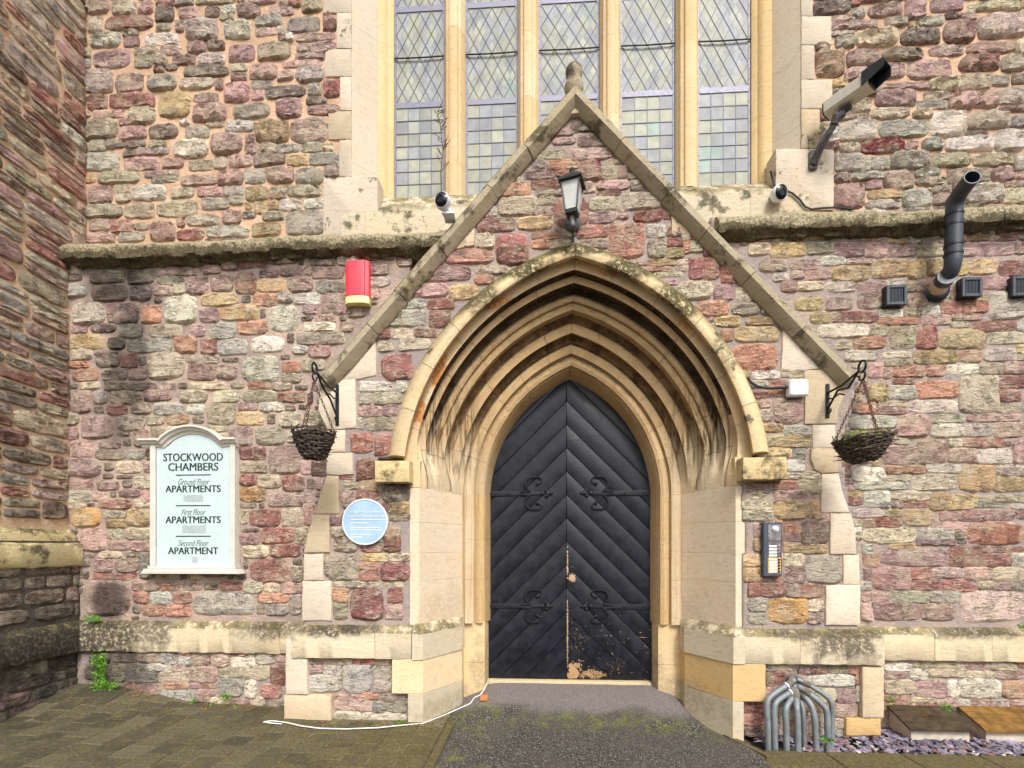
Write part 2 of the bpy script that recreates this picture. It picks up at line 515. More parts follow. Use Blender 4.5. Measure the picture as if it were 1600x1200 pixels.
R_UR = """625 10 790 70 d,800 40 860 85 g,880 25 1030 80 p,1050 5 1140 95 p,1170 5 1310 55 p,1350 10 1570 50 t,710 75 815 100 p,715 104 915 135 p,960 85 1055 125 t,1115 80 1225 120 g,1305 60 1375 95 p,1230 100 1365 200 p,1390 80 1600 180 q,
640 205 695 235 t,730 175 810 220 g,825 140 1010 215 t,1035 140 1205 205 d,
635 240 765 360 b,785 245 925 310 p,950 230 1125 280 d,1165 215 1315 260 p,1340 200 1550 250 p,1560 190 1600 260 t,
930 305 1040 365 p,1065 285 1255 365 p,1305 262 1480 330 r,1500 262 1600 330 t,
920 390 1160 415 p,1165 365 1295 425 t,1300 350 1440 420 t,1450 355 1525 395 g,1550 345 1600 385 d,
915 420 1095 495 p,1140 432 1250 465 t,1255 435 1368 505 p,1372 425 1475 505 p,1485 410 1600 490 q,780 455 890 520 t,1110 470 1240 505 g,
890 500 1065 550 t,1090 512 1170 545 t,750 562 910 660 g,745 525 820 558 d,930 560 1150 635 l,1170 520 1325 635 w,1335 525 1530 600 t,1540 540 1600 590 g,
660 600 740 665 l,845 645 1040 710 R,680 670 740 695 p,1050 665 1100 695 p,1130 645 1220 695 l,1245 640 1450 700 l,1460 602 1600 700 l,
725 715 855 795 g,865 730 975 790 g,985 705 1155 790 g,1165 715 1345 775 t,1365 715 1545 770 t,1555 720 1600 790 l,
725 805 795 845 p,800 800 945 835 g,950 795 1085 875 p,1095 785 1205 820 l,1100 824 1240 858 t,1250 785 1435 850 p,1450 780 1550 838 p,
720 850 860 965 p,870 842 935 878 p,880 882 1030 920 o,1040 880 1170 960 g,1180 862 1260 895 t,1180 905 1250 950 p,1310 852 1500 945 l,1505 875 1600 945 t,870 930 1025 965 l,1515 842 1600 870 p"""
R_LL = """415 125 585 185 d,590 125 715 190 d,720 112 930 148 p,730 155 850 190 g,860 155 965 235 p,975 150 1080 225 p,1090 140 1188 235 r,1200 125 1290 160 p,1190 165 1325 225 o,1335 155 1445 225 p,1300 115 1400 150 p,1470 175 1595 230 d,1410 112 1500 150 p,1510 112 1590 160 p,
300 190 405 250 g,425 195 595 270 d,605 200 700 265 d,710 200 800 240 p,805 190 860 235 t,
335 280 490 375 g,495 280 640 370 d,655 290 745 370 b,760 245 915 370 l,930 235 1105 288 o,1170 235 1280 290 b,925 305 1015 365 p,1020 290 1195 355 o,1285 235 1355 275 g,1360 235 1480 280 l,1245 290 1385 405 w,1405 290 1475 325 p,1490 235 1600 330 p,1460 335 1560 365 p,1410 370 1555 405 w,
330 385 405 415 p,420 375 540 410 d,550 375 660 440 g,690 380 845 435 t,860 380 950 430 p,970 370 1090 445 l,1100 365 1240 420 b,
315 425 490 490 o,500 440 580 490 d,590 445 795 505 l,810 432 910 505 b,930 450 1005 515 b,1010 447 1145 515 l,1165 435 1315 505 w,1375 415 1590 470 t,
330 490 430 540 t,445 500 555 570 d,560 510 635 575 r,640 525 680 570 p,685 505 855 630 t,860 520 1015 555 t,1430 475 1530 530 p,1355 475 1420 510 l,1120 525 1290 640 w,1310 550 1390 600 b,865 560 1000 635 p,1005 560 1095 630 p,1400 540 1500 590 t,
335 585 460 640 b,470 580 590 635 d,595 585 680 630 p,1305 605 1390 645 t,
370 645 465 675 t,485 640 590 680 d,595 650 725 680 d,740 645 820 675 t,825 645 870 675 l,875 645 1050 675 t,1065 645 1135 675 t,1150 645 1250 675 b,1260 650 1350 680 t,
330 685 425 785 p,435 685 500 740 g,510 685 655 742 t,665 680 795 730 p,830 682 960 740 t,985 685 1110 738 t,1125 682 1280 738 t,1285 690 1410 735 b,
495 745 590 795 r,610 740 700 790 t,710 740 850 795 l,865 745 945 790 l,960 742 1090 840 t,1105 742 1190 775 p,1200 740 1310 780 l,1320 750 1370 780 p,
285 785 365 840 t,375 800 530 905 p,540 795 670 865 t,680 800 760 840 t,770 795 875 840 o,890 800 945 835 p,1095 780 1225 840 o,1235 790 1275 840 p,1285 785 1390 850 t,1400 780 1510 850 t,
295 850 365 910 p,540 872 605 895 g,620 870 685 940 p,700 850 760 900 t,880 850 1055 870 t,1065 855 1170 935 p,1185 855 1320 930 t,1330 870 1400 920 g,
325 920 430 990 p,455 920 560 950 p,440 955 590 1000 d,592 960 665 1000 g,1100 945 1230 1000 r,1245 945 1390 1065 p,1395 1010 1440 1070 p,1445 1005 1520 1075 d,
305 995 465 1080 p,480 1015 530 1055 p,535 1010 660 1065 t,625 1085 705 1135 t,665 1010 710 1060 p,1105 1020 1235 1060 t,
325 1095 430 1140 p,450 1100 550 1140 p,1195 1075 1305 1130 t,1310 1080 1410 1145 r,1110 1130 1230 1195 O,1420 1090 1460 1140 t,1465 1090 1520 1140 p,1235 1160 1450 1200 p,
430 1155 500 1195 p,550 1145 650 1170 p,300 1145 425 1195 w,655 1145 710 1195 p"""
R_LL2 = """285 5 380 40 t,440 5 590 40 r,600 5 690 35 t,1200 5 1350 30 p,
160 50 295 110 t,315 45 450 120 O,460 55 560 85 t,475 90 565 125 o,567 45 670 120 o,1115 50 1250 120 r,1260 40 1355 120 t,1065 50 1105 110 t,1360 30 1405 115 p,
360 135 475 230 p,480 135 545 175 t,560 130 690 178 t,485 185 580 225 p,585 182 690 230 p,1080 130 1160 148 t,1070 152 1160 200 p,1165 130 1315 195 r,1320 130 1375 200 t,
440 235 545 260 t,555 235 625 260 p,1080 210 1200 260 t,1205 205 1340 258 r,
415 270 505 325 p,510 265 620 325 p,625 240 690 355 g,1085 265 1110 310 p,1115 265 1300 370 r,1305 265 1350 295 p,1305 300 1350 370 t,
410 330 620 358 r,380 362 580 520 P,590 365 715 408 p,720 375 805 405 b,815 375 905 405 p,910 375 975 405 t,980 370 1085 405 r,1090 372 1170 418 t,1180 375 1245 415 t,1255 375 1350 420 p,
600 415 665 460 r,670 415 765 470 l,775 415 856 465 b,860 415 1140 515 g,1150 422 1290 460 b,1295 425 1345 515 g,
590 474 630 510 w,635 474 735 520 b,738 472 852 520 b,1145 470 1187 515 b,1190 470 1290 515 g"""
R_LLB = """500 685 610 725 d,615 685 710 725 p,715 685 790 735 l,800 705 855 740 l,860 700 935 740 p,945 695 1020 745 p,1030 705 1135 750 w,1145 685 1230 735 l,1235 690 1268 725 p,
500 740 560 815 t,565 740 640 768 g,650 738 765 765 l,565 772 705 815 g,770 740 830 766 p,710 770 810 815 t,845 748 970 815 p,975 755 1085 795 t,1090 740 1200 805 t,1210 742 1268 825 r,812 770 840 815 t,
620 825 720 870 p,705 848 865 935 l,725 822 840 844 b,900 825 965 845 b,885 850 965 875 p,970 800 1085 880 g,1095 810 1145 885 w,1165 828 1255 885 r,870 880 938 930 p,942 887 1025 935 t,1030 892 1115 920 p,1120 887 1180 920 t,1185 892 1268 955 d,
555 880 690 906 p,550 910 690 935 d,380 835 500 880 d,400 685 490 730 d,380 740 440 800 d"""
R_GABLE = """1160 570 1290 610 d,1195 620 1345 680 p,960 640 1130 695 b,1055 600 1170 630 p,945 700 1140 738 t,1155 690 1355 738 p,980 738 1040 780 g,1055 742 1195 788 b,905 755 975 800 r,1205 742 1300 835 r,1305 770 1380 830 t,1370 690 1450 750 p,1385 770 1420 825 p,1450 790 1500 830 p,
850 800 940 845 b,950 792 1085 830 p,1095 792 1200 815 b,980 835 1130 878 r,790 855 970 910 b,1205 845 1275 890 p,1285 840 1430 880 p,1000 882 1120 905 d,
735 925 825 1005 t,830 912 1005 1000 t,1010 908 1080 950 t,1010 957 1080 1000 p,1085 910 1240 1050 r,1250 915 1385 975 t,1405 895 1585 970 t,
730 1015 900 1075 r,915 1005 1075 1065 o,1245 980 1365 1035 p,1370 980 1425 1015 p,1455 980 1580 1025 R,
720 1080 805 1150 t,815 1080 970 1200 r,980 1070 1115 1110 b,1190 1045 1335 1105 r,1342 1035 1500 1200 r,1515 1040 1600 1100 l,980 1115 1060 1150 b,1065 1112 1155 1150 t,1210 1110 1330 1150 p,1520 1110 1600 1190 t,
580 1165 790 1200 p"""
R_PL = """640 30 860 95 r,880 5 1025 100 r,545 105 755 175 p,775 145 860 190 b,660 195 795 260 o,490 190 655 250 p,780 105 940 143 t,555 260 680 305 r,430 265 550 300 l,375 312 550 385 l,565 312 660 390 r,305 395 385 440 b,390 400 485 440 t,500 395 600 435 b,330 460 405 500 t,425 445 570 495 t,345 515 490 630 r,245 645 390 685 l,415 640 460 690 l,245 700 295 745 w,310 695 435 745 t,240 755 345 800 p,350 750 420 800 p,240 810 260 860 g,270 810 405 865 t,200 880 305 970 r,315 885 385 980 r,
230 1000 310 1095 r,170 1102 240 1140 t,245 1102 330 1140 o,345 1120 470 1200 d,155 1145 220 1195 p,225 1145 335 1190 r"""
R_PL_WALL = """0 80 130 105 d,0 115 85 160 p,90 110 165 165 p,45 175 165 230 g,0 235 60 290 l,65 235 185 330 p,195 300 265 340 p,0 295 50 325 p,290 95 380 150 p,50 335 110 365 p,10 375 130 405 o,150 370 210 410 r,0 415 175 465 t,10 475 100 530 p"""
R_PL2 = """160 5 230 40 p,365 10 450 60 o,370 65 455 95 t,105 75 150 115 p,110 125 165 165 t,120 170 225 235 t,345 125 415 235 r,240 200 340 235 r,
75 245 230 360 t,235 245 365 275 o,370 245 455 275 t,230 285 320 315 r,235 320 320 365 r,330 280 455 365 r,
120 370 255 390 t,260 370 320 390 t,340 370 425 390 t,115 395 185 415 b,115 420 180 455 b,195 400 340 535 r,360 395 425 465 r,120 465 180 535 t,350 470 425 535 p"""
R_PLB = """5 712 60 730 t,65 715 200 735 p,205 715 300 735 r,305 712 370 740 p,5 745 60 775 p,75 740 150 785 l,160 740 285 860 l,300 745 370 805 g,10 788 150 855 l,300 810 370 860 g,
125 875 240 890 p,245 868 315 888 b,125 895 290 940 p,320 870 440 900 p,295 905 350 950 g,360 905 440 950 g,125 950 235 990 w,240 955 440 990 w"""
R_PR = """50 70 120 170 r,122 70 185 170 r,0 180 155 260 t,165 195 255 265 p,195 110 270 190 r,270 205 345 270 t,90 270 230 335 b,250 280 375 330 t,170 340 285 385 o,320 345 440 380 o,265 390 460 455 o,200 400 250 455 b,250 470 455 585 b,340 592 470 630 w,335 640 410 665 w,420 640 510 665 b,355 690 410 715 b,420 675 520 710 b,375 725 425 760 p,445 720 575 835 p,375 770 435 820 t,
400 840 480 870 o,490 845 620 885 l,410 888 615 945 o,415 950 520 990 o,525 950 585 1000 g,490 1005 580 1055 l,490 1065 570 1090 t,575 1062 650 1090 t,430 1100 545 1140 r,550 1097 655 1155 t,300 1150 440 1200 t,440 1147 605 1200 p,470 590 585 620 t"""
R_PR2 = """345 5 475 45 t,485 5 640 88 o,350 50 480 95 t,640 5 685 85 o,680 65 730 100 p,395 110 430 170 p,395 175 425 230 o,530 105 605 150 b,525 152 600 185 p,610 100 720 200 p,565 202 715 240 o,525 190 555 235 o,350 250 430 300 o,350 305 430 370 o,530 245 615 300 t,525 305 620 375 p,630 250 785 375 L,370 375 415 435 r,420 375 530 435 r,540 378 600 435 t,605 380 705 440 r,370 442 450 500 g,460 445 630 555 O,635 450 705 500 t,370 505 450 555 g,635 505 700 555 p"""
R_PRB = """455 770 560 835 r,600 755 640 780 p,650 755 720 780 r,640 785 840 830 l,770 850 845 910 p,750 915 850 970 p,450 842 530 900 p,640 850 760 900 t,355 915 440 955 r,355 960 440 1010 r,360 1020 430 1055 d"""
R_LR = """330 0 425 55 t,425 0 585 65 o,600 0 715 50 t,720 0 860 65 p,865 0 960 65 p,970 10 1100 65 p,1110 10 1240 60 t,1300 0 1380 60 p,1390 0 1550 60 p,1560 0 1600 50 p,
380 75 500 130 p,515 80 655 125 p,665 62 770 103 l,710 107 880 175 o,900 80 1060 160 o,1065 75 1140 165 o,1155 75 1235 150 o,1290 85 1335 150 o,1340 80 1465 145 o,1475 80 1600 155 r,
440 140 505 175 w,525 130 580 165 p,590 127 705 170 p,550 180 670 220 t,680 180 820 225 q,480 180 545 225 p,830 180 955 305 P,1415 155 1530 215 p,1105 170 1170 225 p,
545 250 670 310 o,685 255 800 310 p,610 320 705 370 o,715 320 920 370 r,935 312 1035 340 l,1040 305 1120 340 t,1130 290 1205 330 l,1210 270 1310 328 r,1320 272 1430 325 r,1440 225 1600 355 g,1060 235 1150 295 p,1320 240 1430 266 o,
650 375 880 435 w,890 384 965 430 t,975 385 1098 490 t,1100 385 1195 490 r,1130 335 1255 378 p,1270 330 1400 355 p,1365 362 1560 408 r,1210 400 1415 485 o,1435 415 1600 465 t,930 345 1110 378 b,
730 455 800 490 t,815 435 955 490 b,775 500 915 545 w,935 505 1075 530 t,1095 498 1290 555 o,1305 500 1400 550 b,1415 490 1560 545 w,
880 555 945 625 p,955 545 1080 568 t,950 580 985 625 p,990 572 1140 620 b,1145 562 1235 615 b,1240 562 1390 605 w,1395 562 1500 605 t,1510 552 1600 605 p,
885 650 970 730 o,975 660 1100 725 w,1105 640 1295 720 b,1305 615 1475 785 t,1485 615 1600 670 r,930 732 1050 755 t,1065 725 1285 785 w,1480 680 1580 730 r,1465 742 1600 785 t,
800 800 1010 860 l,915 760 1050 793 p,1015 795 1160 900 p,1170 795 1330 830 t,1175 840 1315 895 w,1325 840 1455 895 w,1465 832 1600 900 p,
1000 905 1065 930 t,1105 910 1245 1025 p,945 940 1095 1028 p,1250 950 1378 1015 p,1382 955 1535 1020 w,1550 910 1600 1020 p,1250 908 1310 940 t,1312 905 1500 945 b,
815 1040 955 1105 w,957 1032 1145 1066 b,1150 1025 1300 1060 w,820 1108 1060 1140 w,1085 1070 1290 1145 t,1305 1030 1455 1150 o,1460 1030 1495 1070 t,1500 1030 1600 1076 w,1460 1082 1600 1150 o,
960 1072 1075 1100 t,865 1150 975 1200 l,985 1150 1160 1190 t,1165 1162 1260 1200 o,1265 1167 1380 1200 o,1390 1170 1600 1200 t"""
R_LR2 = """840 45 970 80 q,880 85 1050 125 r,890 5 1005 35 l,1010 5 1060 35 p,1065 10 1165 35 b,1180 5 1245 48 o,1255 5 1375 45 o,1380 5 1530 35 t,975 47 1055 75 o,1060 48 1190 118 o,1225 55 1305 95 p,1308 50 1435 95 p,1440 50 1555 95 p,
885 128 1115 195 t,1120 132 1285 180 g,1290 140 1340 175 d,1350 105 1595 205 B,1195 105 1345 130 p,880 205 920 245 l,1000 203 1110 220 o,1125 182 1290 202 p,
885 250 950 300 b,955 222 1260 297 p,1265 210 1410 305 r,1415 212 1500 238 p,1420 245 1540 300 r,1545 242 1600 300 w,1510 215 1600 238 r,
885 310 915 360 d,920 302 1090 405 p,1105 305 1185 355 r,1190 307 1330 350 p,1335 307 1450 360 p,1460 305 1590 365 t,1100 360 1220 405 r,1228 362 1390 410 r,1400 368 1475 400 t,1480 370 1555 405 p,870 370 916 405 l,
880 410 990 460 p,1000 412 1170 460 t,1180 412 1305 460 g,1325 415 1600 545 q,875 465 920 540 p,930 463 1130 540 p,1140 465 1290 540 p"""
R_LRB = """985 735 1100 765 l,985 770 1075 800 p,1095 760 1165 805 l,1110 732 1330 755 t,1180 760 1335 790 t,1340 735 1450 765 p,1455 735 1560 760 t,1345 770 1460 795 t,1475 767 1600 800 p,985 808 1115 870 t,1120 815 1255 885 p,1260 810 1310 880 w,1315 800 1490 885 l,1505 815 1600 885 b,1100 888 1200 905 t"""

PAL = {'p': (192, 156, 148), 'P': (198, 162, 151), 'q': (208, 186, 176), 'r': (174, 118, 106), 'R': (150, 64, 66), 'g': (186, 178, 164), 'l': (218, 212, 198),
       'L': (214, 202, 180), 't': (202, 187, 160), 'o': (206, 176, 128), 'O': (208, 158, 96), 'd': (142, 122, 112), 'b': (198, 142, 118), 'B': (200, 130, 110), 'w': (226, 216, 196)}

def rects(txt, zoom):
    ox, oy, k = zoom
    out = []
    for e in txt.replace('\n', '').split(','):
        e = e.split()
        if len(e) == 5:
            a = [float(x) for x in e[:4]]
            out.append((ox + a[0] * k, oy + a[1] * k, ox + a[2] * k, oy + a[3] * k, e[4]))
    return out

def inpoly(x, y, poly):
    c = False
    n = len(poly)
    for i in range(n):
        (x0, y0), (x1, y1) = poly[i], poly[(i + 1) % n]
        if (y0 > y) != (y1 > y) and x < (x1 - x0) * (y - y0) / (y1 - y0) + x0:
            c = not c
    return c

def fill(given, inside, box, weights, rng, gap=2.5, wmax=52, hmax=24, cell=2.0):
    """set the given stones, then pack random ones into the room that is left"""
    x0, y0, x1, y1 = box
    nx, ny = int((x1 - x0) / cell), int((y1 - y0) / cell)
    free = [bytearray(nx) for _ in range(ny)]
    for j in range(ny):
        for i in range(nx):
            free[j][i] = 1 if inside(x0 + (i + .5) * cell, y0 + (j + .5) * cell) else 0
    out = []
    for r in given:
        cx, cy = (r[0] + r[2]) / 2, (r[1] + r[3]) / 2
        if not inside(cx, cy):
            continue
        out.append(r)
        for j in range(max(0, int((r[1] - gap - y0) / cell)), min(ny, int((r[3] + gap - y0) / cell) + 1)):
            for i in range(max(0, int((r[0] - gap - x0) / cell)), min(nx, int((r[2] + gap - x0) / cell) + 1)):
                free[j][i] = 0
    kinds = ''.join(k * n for k, n in weights.items())
    g = int(round(gap / cell))
    for j in range(ny):
        i = 0
        row = free[j]
        while i < nx:
            if not row[i]:
                i += 1
                continue
            wl = int(rng.uniform(.45, 1.0) * wmax / cell)
            k = i
            while k < nx and row[k] and k - i < wl:
                k += 1
            hl = int(rng.uniform(.5, 1.0) * hmax / cell)
            m = j
            while m < ny and m - j < hl and all(free[m][i:k]):
                m += 1
            ww, hh = (k - i) * cell, (m - j) * cell
            if ww >= 9 and hh >= 6:
                out.append((x0 + i * cell, y0 + j * cell, x0 + k * cell, y0 + m * cell, rng.choice(kinds)))
                for a in range(j, min(ny, m + g)):
                    for b in range(i, min(nx, k + g)):
                        free[a][b] = 0
                i = k + g
            else:
                i += 1
    return out
# ------------------------------------------------------------------ materials of the setting
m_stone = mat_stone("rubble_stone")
m_stone_side = mat_stone("rubble_stone_return", stains_and_shade=False, side=True)
m_mort_up = mat_mortar("lime_mortar_peach", lin((226, 188, 156)), lin((204, 168, 138)))
m_mort_low = mat_mortar("lime_mortar_buff", lin((200, 174, 156)), lin((168, 149, 139)))
m_mort_por = mat_mortar("mortar_grey_pink", lin((166, 152, 147)), lin((184, 163, 148)))
m_ash = mat_ashlar("limestone", moss=.25)
m_ash_clean = mat_ashlar("limestone_clean", moss=.1, soot=.02)
m_arch = mat_ashlar("arch_limestone", moss=.9, arch=True)
m_arch_pale = mat_ashlar("arch_limestone_pale", moss=.35, patches=[
    ([pxblob(686, 560, 14, 60, 4.57, 1), pxblob(760, 475, 40, 16, 4.57, .9), pxblob(655, 640, 12, 26, 4.57, 1), pxblob(960, 425, 40, 9, 4.57, .7), pxblob(1075, 500, 26, 26, 4.57, .6)], lin((168, 104, 44)))])
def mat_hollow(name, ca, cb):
    """old soot and painted-in shade in the hollow mouldings, washing out in streaks towards the springing"""
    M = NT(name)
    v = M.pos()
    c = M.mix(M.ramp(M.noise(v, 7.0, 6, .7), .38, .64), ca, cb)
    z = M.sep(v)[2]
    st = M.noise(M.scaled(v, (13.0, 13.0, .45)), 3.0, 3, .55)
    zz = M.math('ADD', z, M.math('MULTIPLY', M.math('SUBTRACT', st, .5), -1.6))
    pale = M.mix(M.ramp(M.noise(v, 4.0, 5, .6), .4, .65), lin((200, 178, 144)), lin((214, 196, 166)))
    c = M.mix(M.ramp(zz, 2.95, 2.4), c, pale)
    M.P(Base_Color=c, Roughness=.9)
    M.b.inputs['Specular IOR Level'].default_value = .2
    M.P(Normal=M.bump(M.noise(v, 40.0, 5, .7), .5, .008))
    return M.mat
m_hollow = mat_hollow("sooty_shaded_hollow", lin((110, 88, 64)), lin((62, 49, 39)))  # soot staining with the hollows' own shade painted into the colour
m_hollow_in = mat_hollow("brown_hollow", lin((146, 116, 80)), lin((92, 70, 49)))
m_jamb = mat_ashlar("jamb_limestone", moss=0, patches=[([pxblob(705, 960, 40, 60, 4.8, .35), pxblob(700, 1110, 60, 22, 4.6, .6), pxblob(1080, 1105, 60, 30, 4.6, .6), pxblob(1075, 960, 40, 40, 4.8, .3), pxblob(748, 1050, 16, 60, 5.1, .6), pxblob(1025, 1060, 16, 60, 5.1, .6)], lin((132, 118, 96)))])
m_hood = mat_ashlar("hood_limestone", moss=1.0, soot=.15, lichen=lin((120, 112, 56)), patches=[([pxblob(898, 388, 70, 14, 4.45, 1), pxblob(815, 416, 60, 26, 4.45, 1), pxblob(745, 462, 46, 34, 4.45, .9), pxblob(985, 418, 60, 26, 4.45, 1), pxblob(1060, 470, 44, 40, 4.45, 1), pxblob(1125, 560, 26, 60, 4.45, .5)], lin((58, 54, 30)))])
def mat_ledge(name, zmid):
    """string course: pale crusted top, dark olive growth below an uneven line"""
    M = NT(name)
    v = M.pos()
    col = M.oi().outputs['Color']
    a = M.noise(v, 6.0, 6, .72)
    f = M.noise(v, 42.0, 6, .78)
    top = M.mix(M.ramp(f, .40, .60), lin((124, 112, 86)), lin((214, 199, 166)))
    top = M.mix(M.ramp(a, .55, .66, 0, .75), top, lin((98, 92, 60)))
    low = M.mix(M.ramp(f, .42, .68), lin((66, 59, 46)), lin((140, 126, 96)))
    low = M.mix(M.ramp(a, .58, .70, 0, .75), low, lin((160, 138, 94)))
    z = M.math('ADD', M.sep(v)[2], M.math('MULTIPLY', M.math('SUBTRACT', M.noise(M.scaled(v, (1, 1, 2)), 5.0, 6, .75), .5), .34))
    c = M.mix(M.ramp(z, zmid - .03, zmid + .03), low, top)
    c = M.mix(.12, c, col)
    M.P(Base_Color=c, Roughness=.95)
    M.b.inputs['Specular IOR Level'].default_value = .2
    M.P(Normal=M.bump(M.math('ADD', f, M.math('MULTIPLY', a, .7)), 1.0, .03))
    return M.mat
m_ledge = mat_ledge("ledge_stone_left", UZ(420, 393, 4.79) + .085)
m_ledge_r = mat_ledge("ledge_stone_right", UZ(1380, 359, 4.79) + .10)
m_coping = mat_ashlar("coping_stone", moss=.7, soot=.5, lichen=lin((160, 148, 96)))
DK = lin((44, 40, 34))
m_plinth = mat_ashlar("plinth_stone", moss=.75, patches=[
    ([pxblob(150, 995, 95, 45, 4.82, 1.0), pxblob(235, 985, 40, 30, 4.82, .8), pxblob(425, 985, 60, 18, 4.82, .8)], DK),
    ([pxblob(520, 985, 70, 14, 4.47, 1.0), pxblob(1320, 1005, 62, 34, 4.47, .9), pxblob(1260, 992, 60, 14, 4.47, .8), pxblob(1530, 990, 75, 14, 4.8, .8)], lin((60, 53, 44)))])

# ------------------------------------------------------------------ stone shapes
def stone_mesh(name, asp, seed, mat):
    """a pitch-faced stone in a unit box: x and z from -.5 to .5, its face swelling towards -y"""
    rng = random.Random(seed)
    nu, nv = (10, 6) if asp > 1.5 else (7, 6)
    e = rng.uniform(5.5, 15.0)
    ck = [rng.uniform(.82, 1.0) for _ in range(4)]
    o = rng.uniform(0, 99)
    lean, tilt = rng.uniform(-.2, .2), rng.uniform(-.22, .22)
    mb = MB()
    g = []
    for j in range(nv + 1):
        for i in range(nu + 1):
            u = math.sin((i / nu * 2 - 1) * math.pi / 2 * .86) / math.sin(math.pi / 2 * .86)
            v = math.sin((j / nv * 2 - 1) * math.pi / 2 * .86) / math.sin(math.pi / 2 * .86)
            au, av = abs(u), abs(v)
            mx = max(au, av)
            ex = e * (1.0 if asp < 1.6 else .9)
            k = mx / ((au ** ex + av ** ex) ** (1 / ex)) if mx > 1e-6 else 1
            x, z = u * k, v * k
            q = ck[(1 if u > 0 else 0) + (2 if v > 0 else 0)]
            cf = 1 - (1 - q) * (au * av) ** 2.2
            x, z = x * cf, z * cf
            wob = .10 * mx
            x += wob * mnoise.noise((o + v * 1.9, 3.1, u * .8)) / (asp ** .6)
            z += wob * 1.25 * mnoise.noise((u * 1.7 * asp ** .5, o, v * .8)) * 1.2
            h = (1 - mx ** 9.0) * .60 + .05 * (1 - mx * mx)
            h += (1 - mx ** 6) * (.45 * mnoise.noise((u * 1.3 * asp ** .6 + o, v * 1.2, 1.0)) + .62 * mnoise.noise((u * 3.4 * asp ** .4 + o, v * 3.0, 7.0)) + lean * u + tilt * v)
            if mx > .999:
                h = 0
            g.append((x * .5, -h, z * .5))
    fs = []
    for j in range(nv):
        for i in range(nu):
            a = j * (nu + 1) + i
            fs.append((a, a + 1, a + nu + 2, a + nu + 1))
    ring = [i for i in range(nu + 1)] + [(j + 1) * (nu + 1) - 1 for j in range(1, nv + 1)]
    ring += [nv * (nu + 1) + i for i in range(nu - 1, -1, -1)] + [j * (nu + 1) for j in range(nv - 1, 0, -1)]
    b = len(g)
    g += [(g[i][0], 1.3, g[i][2]) for i in ring]
    n = len(ring)
    for k in range(n):
        fs.append((ring[k], b + k, b + (k + 1) % n, ring[(k + 1) % n]))
    mb.add(g, fs)
    return mb.mesh(name, mat, smooth=42)

ASPS = [1.0, 1.5, 2.2, 3.2, 4.6]
STONES = {}
def stone_shapes(mat):
    if mat.name not in STONES:
        STONES[mat.name] = {a: [stone_mesh("stone", a, 100 + 17 * q + int(a * 10), mat) for q in range(7)] for a in ASPS}
    return STONES[mat.name]

def tint(kind, rng, pal=PAL):
    c = list(pal[kind])
    g = sum(c) / 3
    c = [x + (g * q - x) * .08 for x, q in zip(c, (1.04, .99, .96))]
    b = rng.uniform(.78, 1.08)
    return lin([max(8, min(240, x * b + rng.uniform(-4, 4))) for x in c])

def set_stones(parent, rlist, N, mat, rng, depth=.03, shrink=-1.6, cap=296):
    """each stone an object with a shared shape; beyond the cap, the smallest joined into one part"""
    sh = stone_shapes(mat)
    rl = sorted(rlist, key=lambda r: -(r[2] - r[0]) * (r[3] - r[1]))
    for r in rl[:cap] if cap else rl:
        cx, cy = (r[0] + r[2]) / 2, (r[1] + r[3]) / 2
        c = U(cx, cy, N)
        k = S(cx, N) / FPX
        wd, ht = (r[2] - r[0] - shrink + 2.0) * k, (r[3] - r[1] - shrink + 2.0) * k
        a = min(ASPS, key=lambda q: abs(math.log(q / max(.6, wd / ht))))
        me = rng.choice(sh[a])
        dp = depth * rng.uniform(.7, 1.35) * min(1.25, max(.55, (ht / .16) ** .6))
        sx = -1 if rng.random() < .5 else 1
        obj("stone", me, parent, tint(r[4], rng), loc=(c.x, c.y - rng.uniform(-.002, .006), c.z),
            rot=(0, rng.uniform(-.022, .022), 0 if sx > 0 else 0), scale=(wd, dp, ht))
    return rl[cap:] if cap else []

def mortar_bed(parent, inside, box, N, mat, cell=5.0, amp=.006, back=.25, seed=0):
    """the bed of mortar the stones sit in: a rough sheet with thickness"""
    x0, y0, x1, y1 = box
    nx, ny = int((x1 - x0) / cell), int((y1 - y0) / cell)
    mb = MB()
    idx = {}
    def vert(i, j):
        if (i, j) not in idx:
            p = U(x0 + i * cell, y0 + j * cell, N)
            d = mnoise.noise((p.x * 3.1, p.z * 3.1, seed)) * amp * 1.2 + mnoise.noise((p.x * 11, p.z * 11, seed + 5)) * amp * .8
            idx[(i, j)] = len(mb.v)
            mb.v.append((p.x, p.y + d, p.z))
        return idx[(i, j)]
    have = set()
    for j in range(ny):
        for i in range(nx):
            if inside(x0 + (i + .5) * cell, y0 + (j + .5) * cell):
                have.add((i, j))
    for i, j in have:
        mb.f.append((vert(i, j), vert(i, j + 1), vert(i + 1, j + 1), vert(i + 1, j)))
    nf = len(mb.v)
    base = list(mb.v)
    mb.v += [(p[0], p[1] + back, p[2]) for p in base]
    for i, j in have:
        for di, dj, a, b in ((-1, 0, (i, j), (i, j + 1)), (1, 0, (i + 1, j), (i + 1, j + 1)), (0, -1, (i, j), (i + 1, j)), (0, 1, (i, j + 1), (i + 1, j + 1))):
            if (i + di, j + dj) not in have:
                va, vb = idx[a], idx[b]
                mb.f.append((va, vb, vb + nf, va + nf))
    mb.m = [0] * len(mb.f)
    return mb.build("mortar", mat, parent, smooth='all')

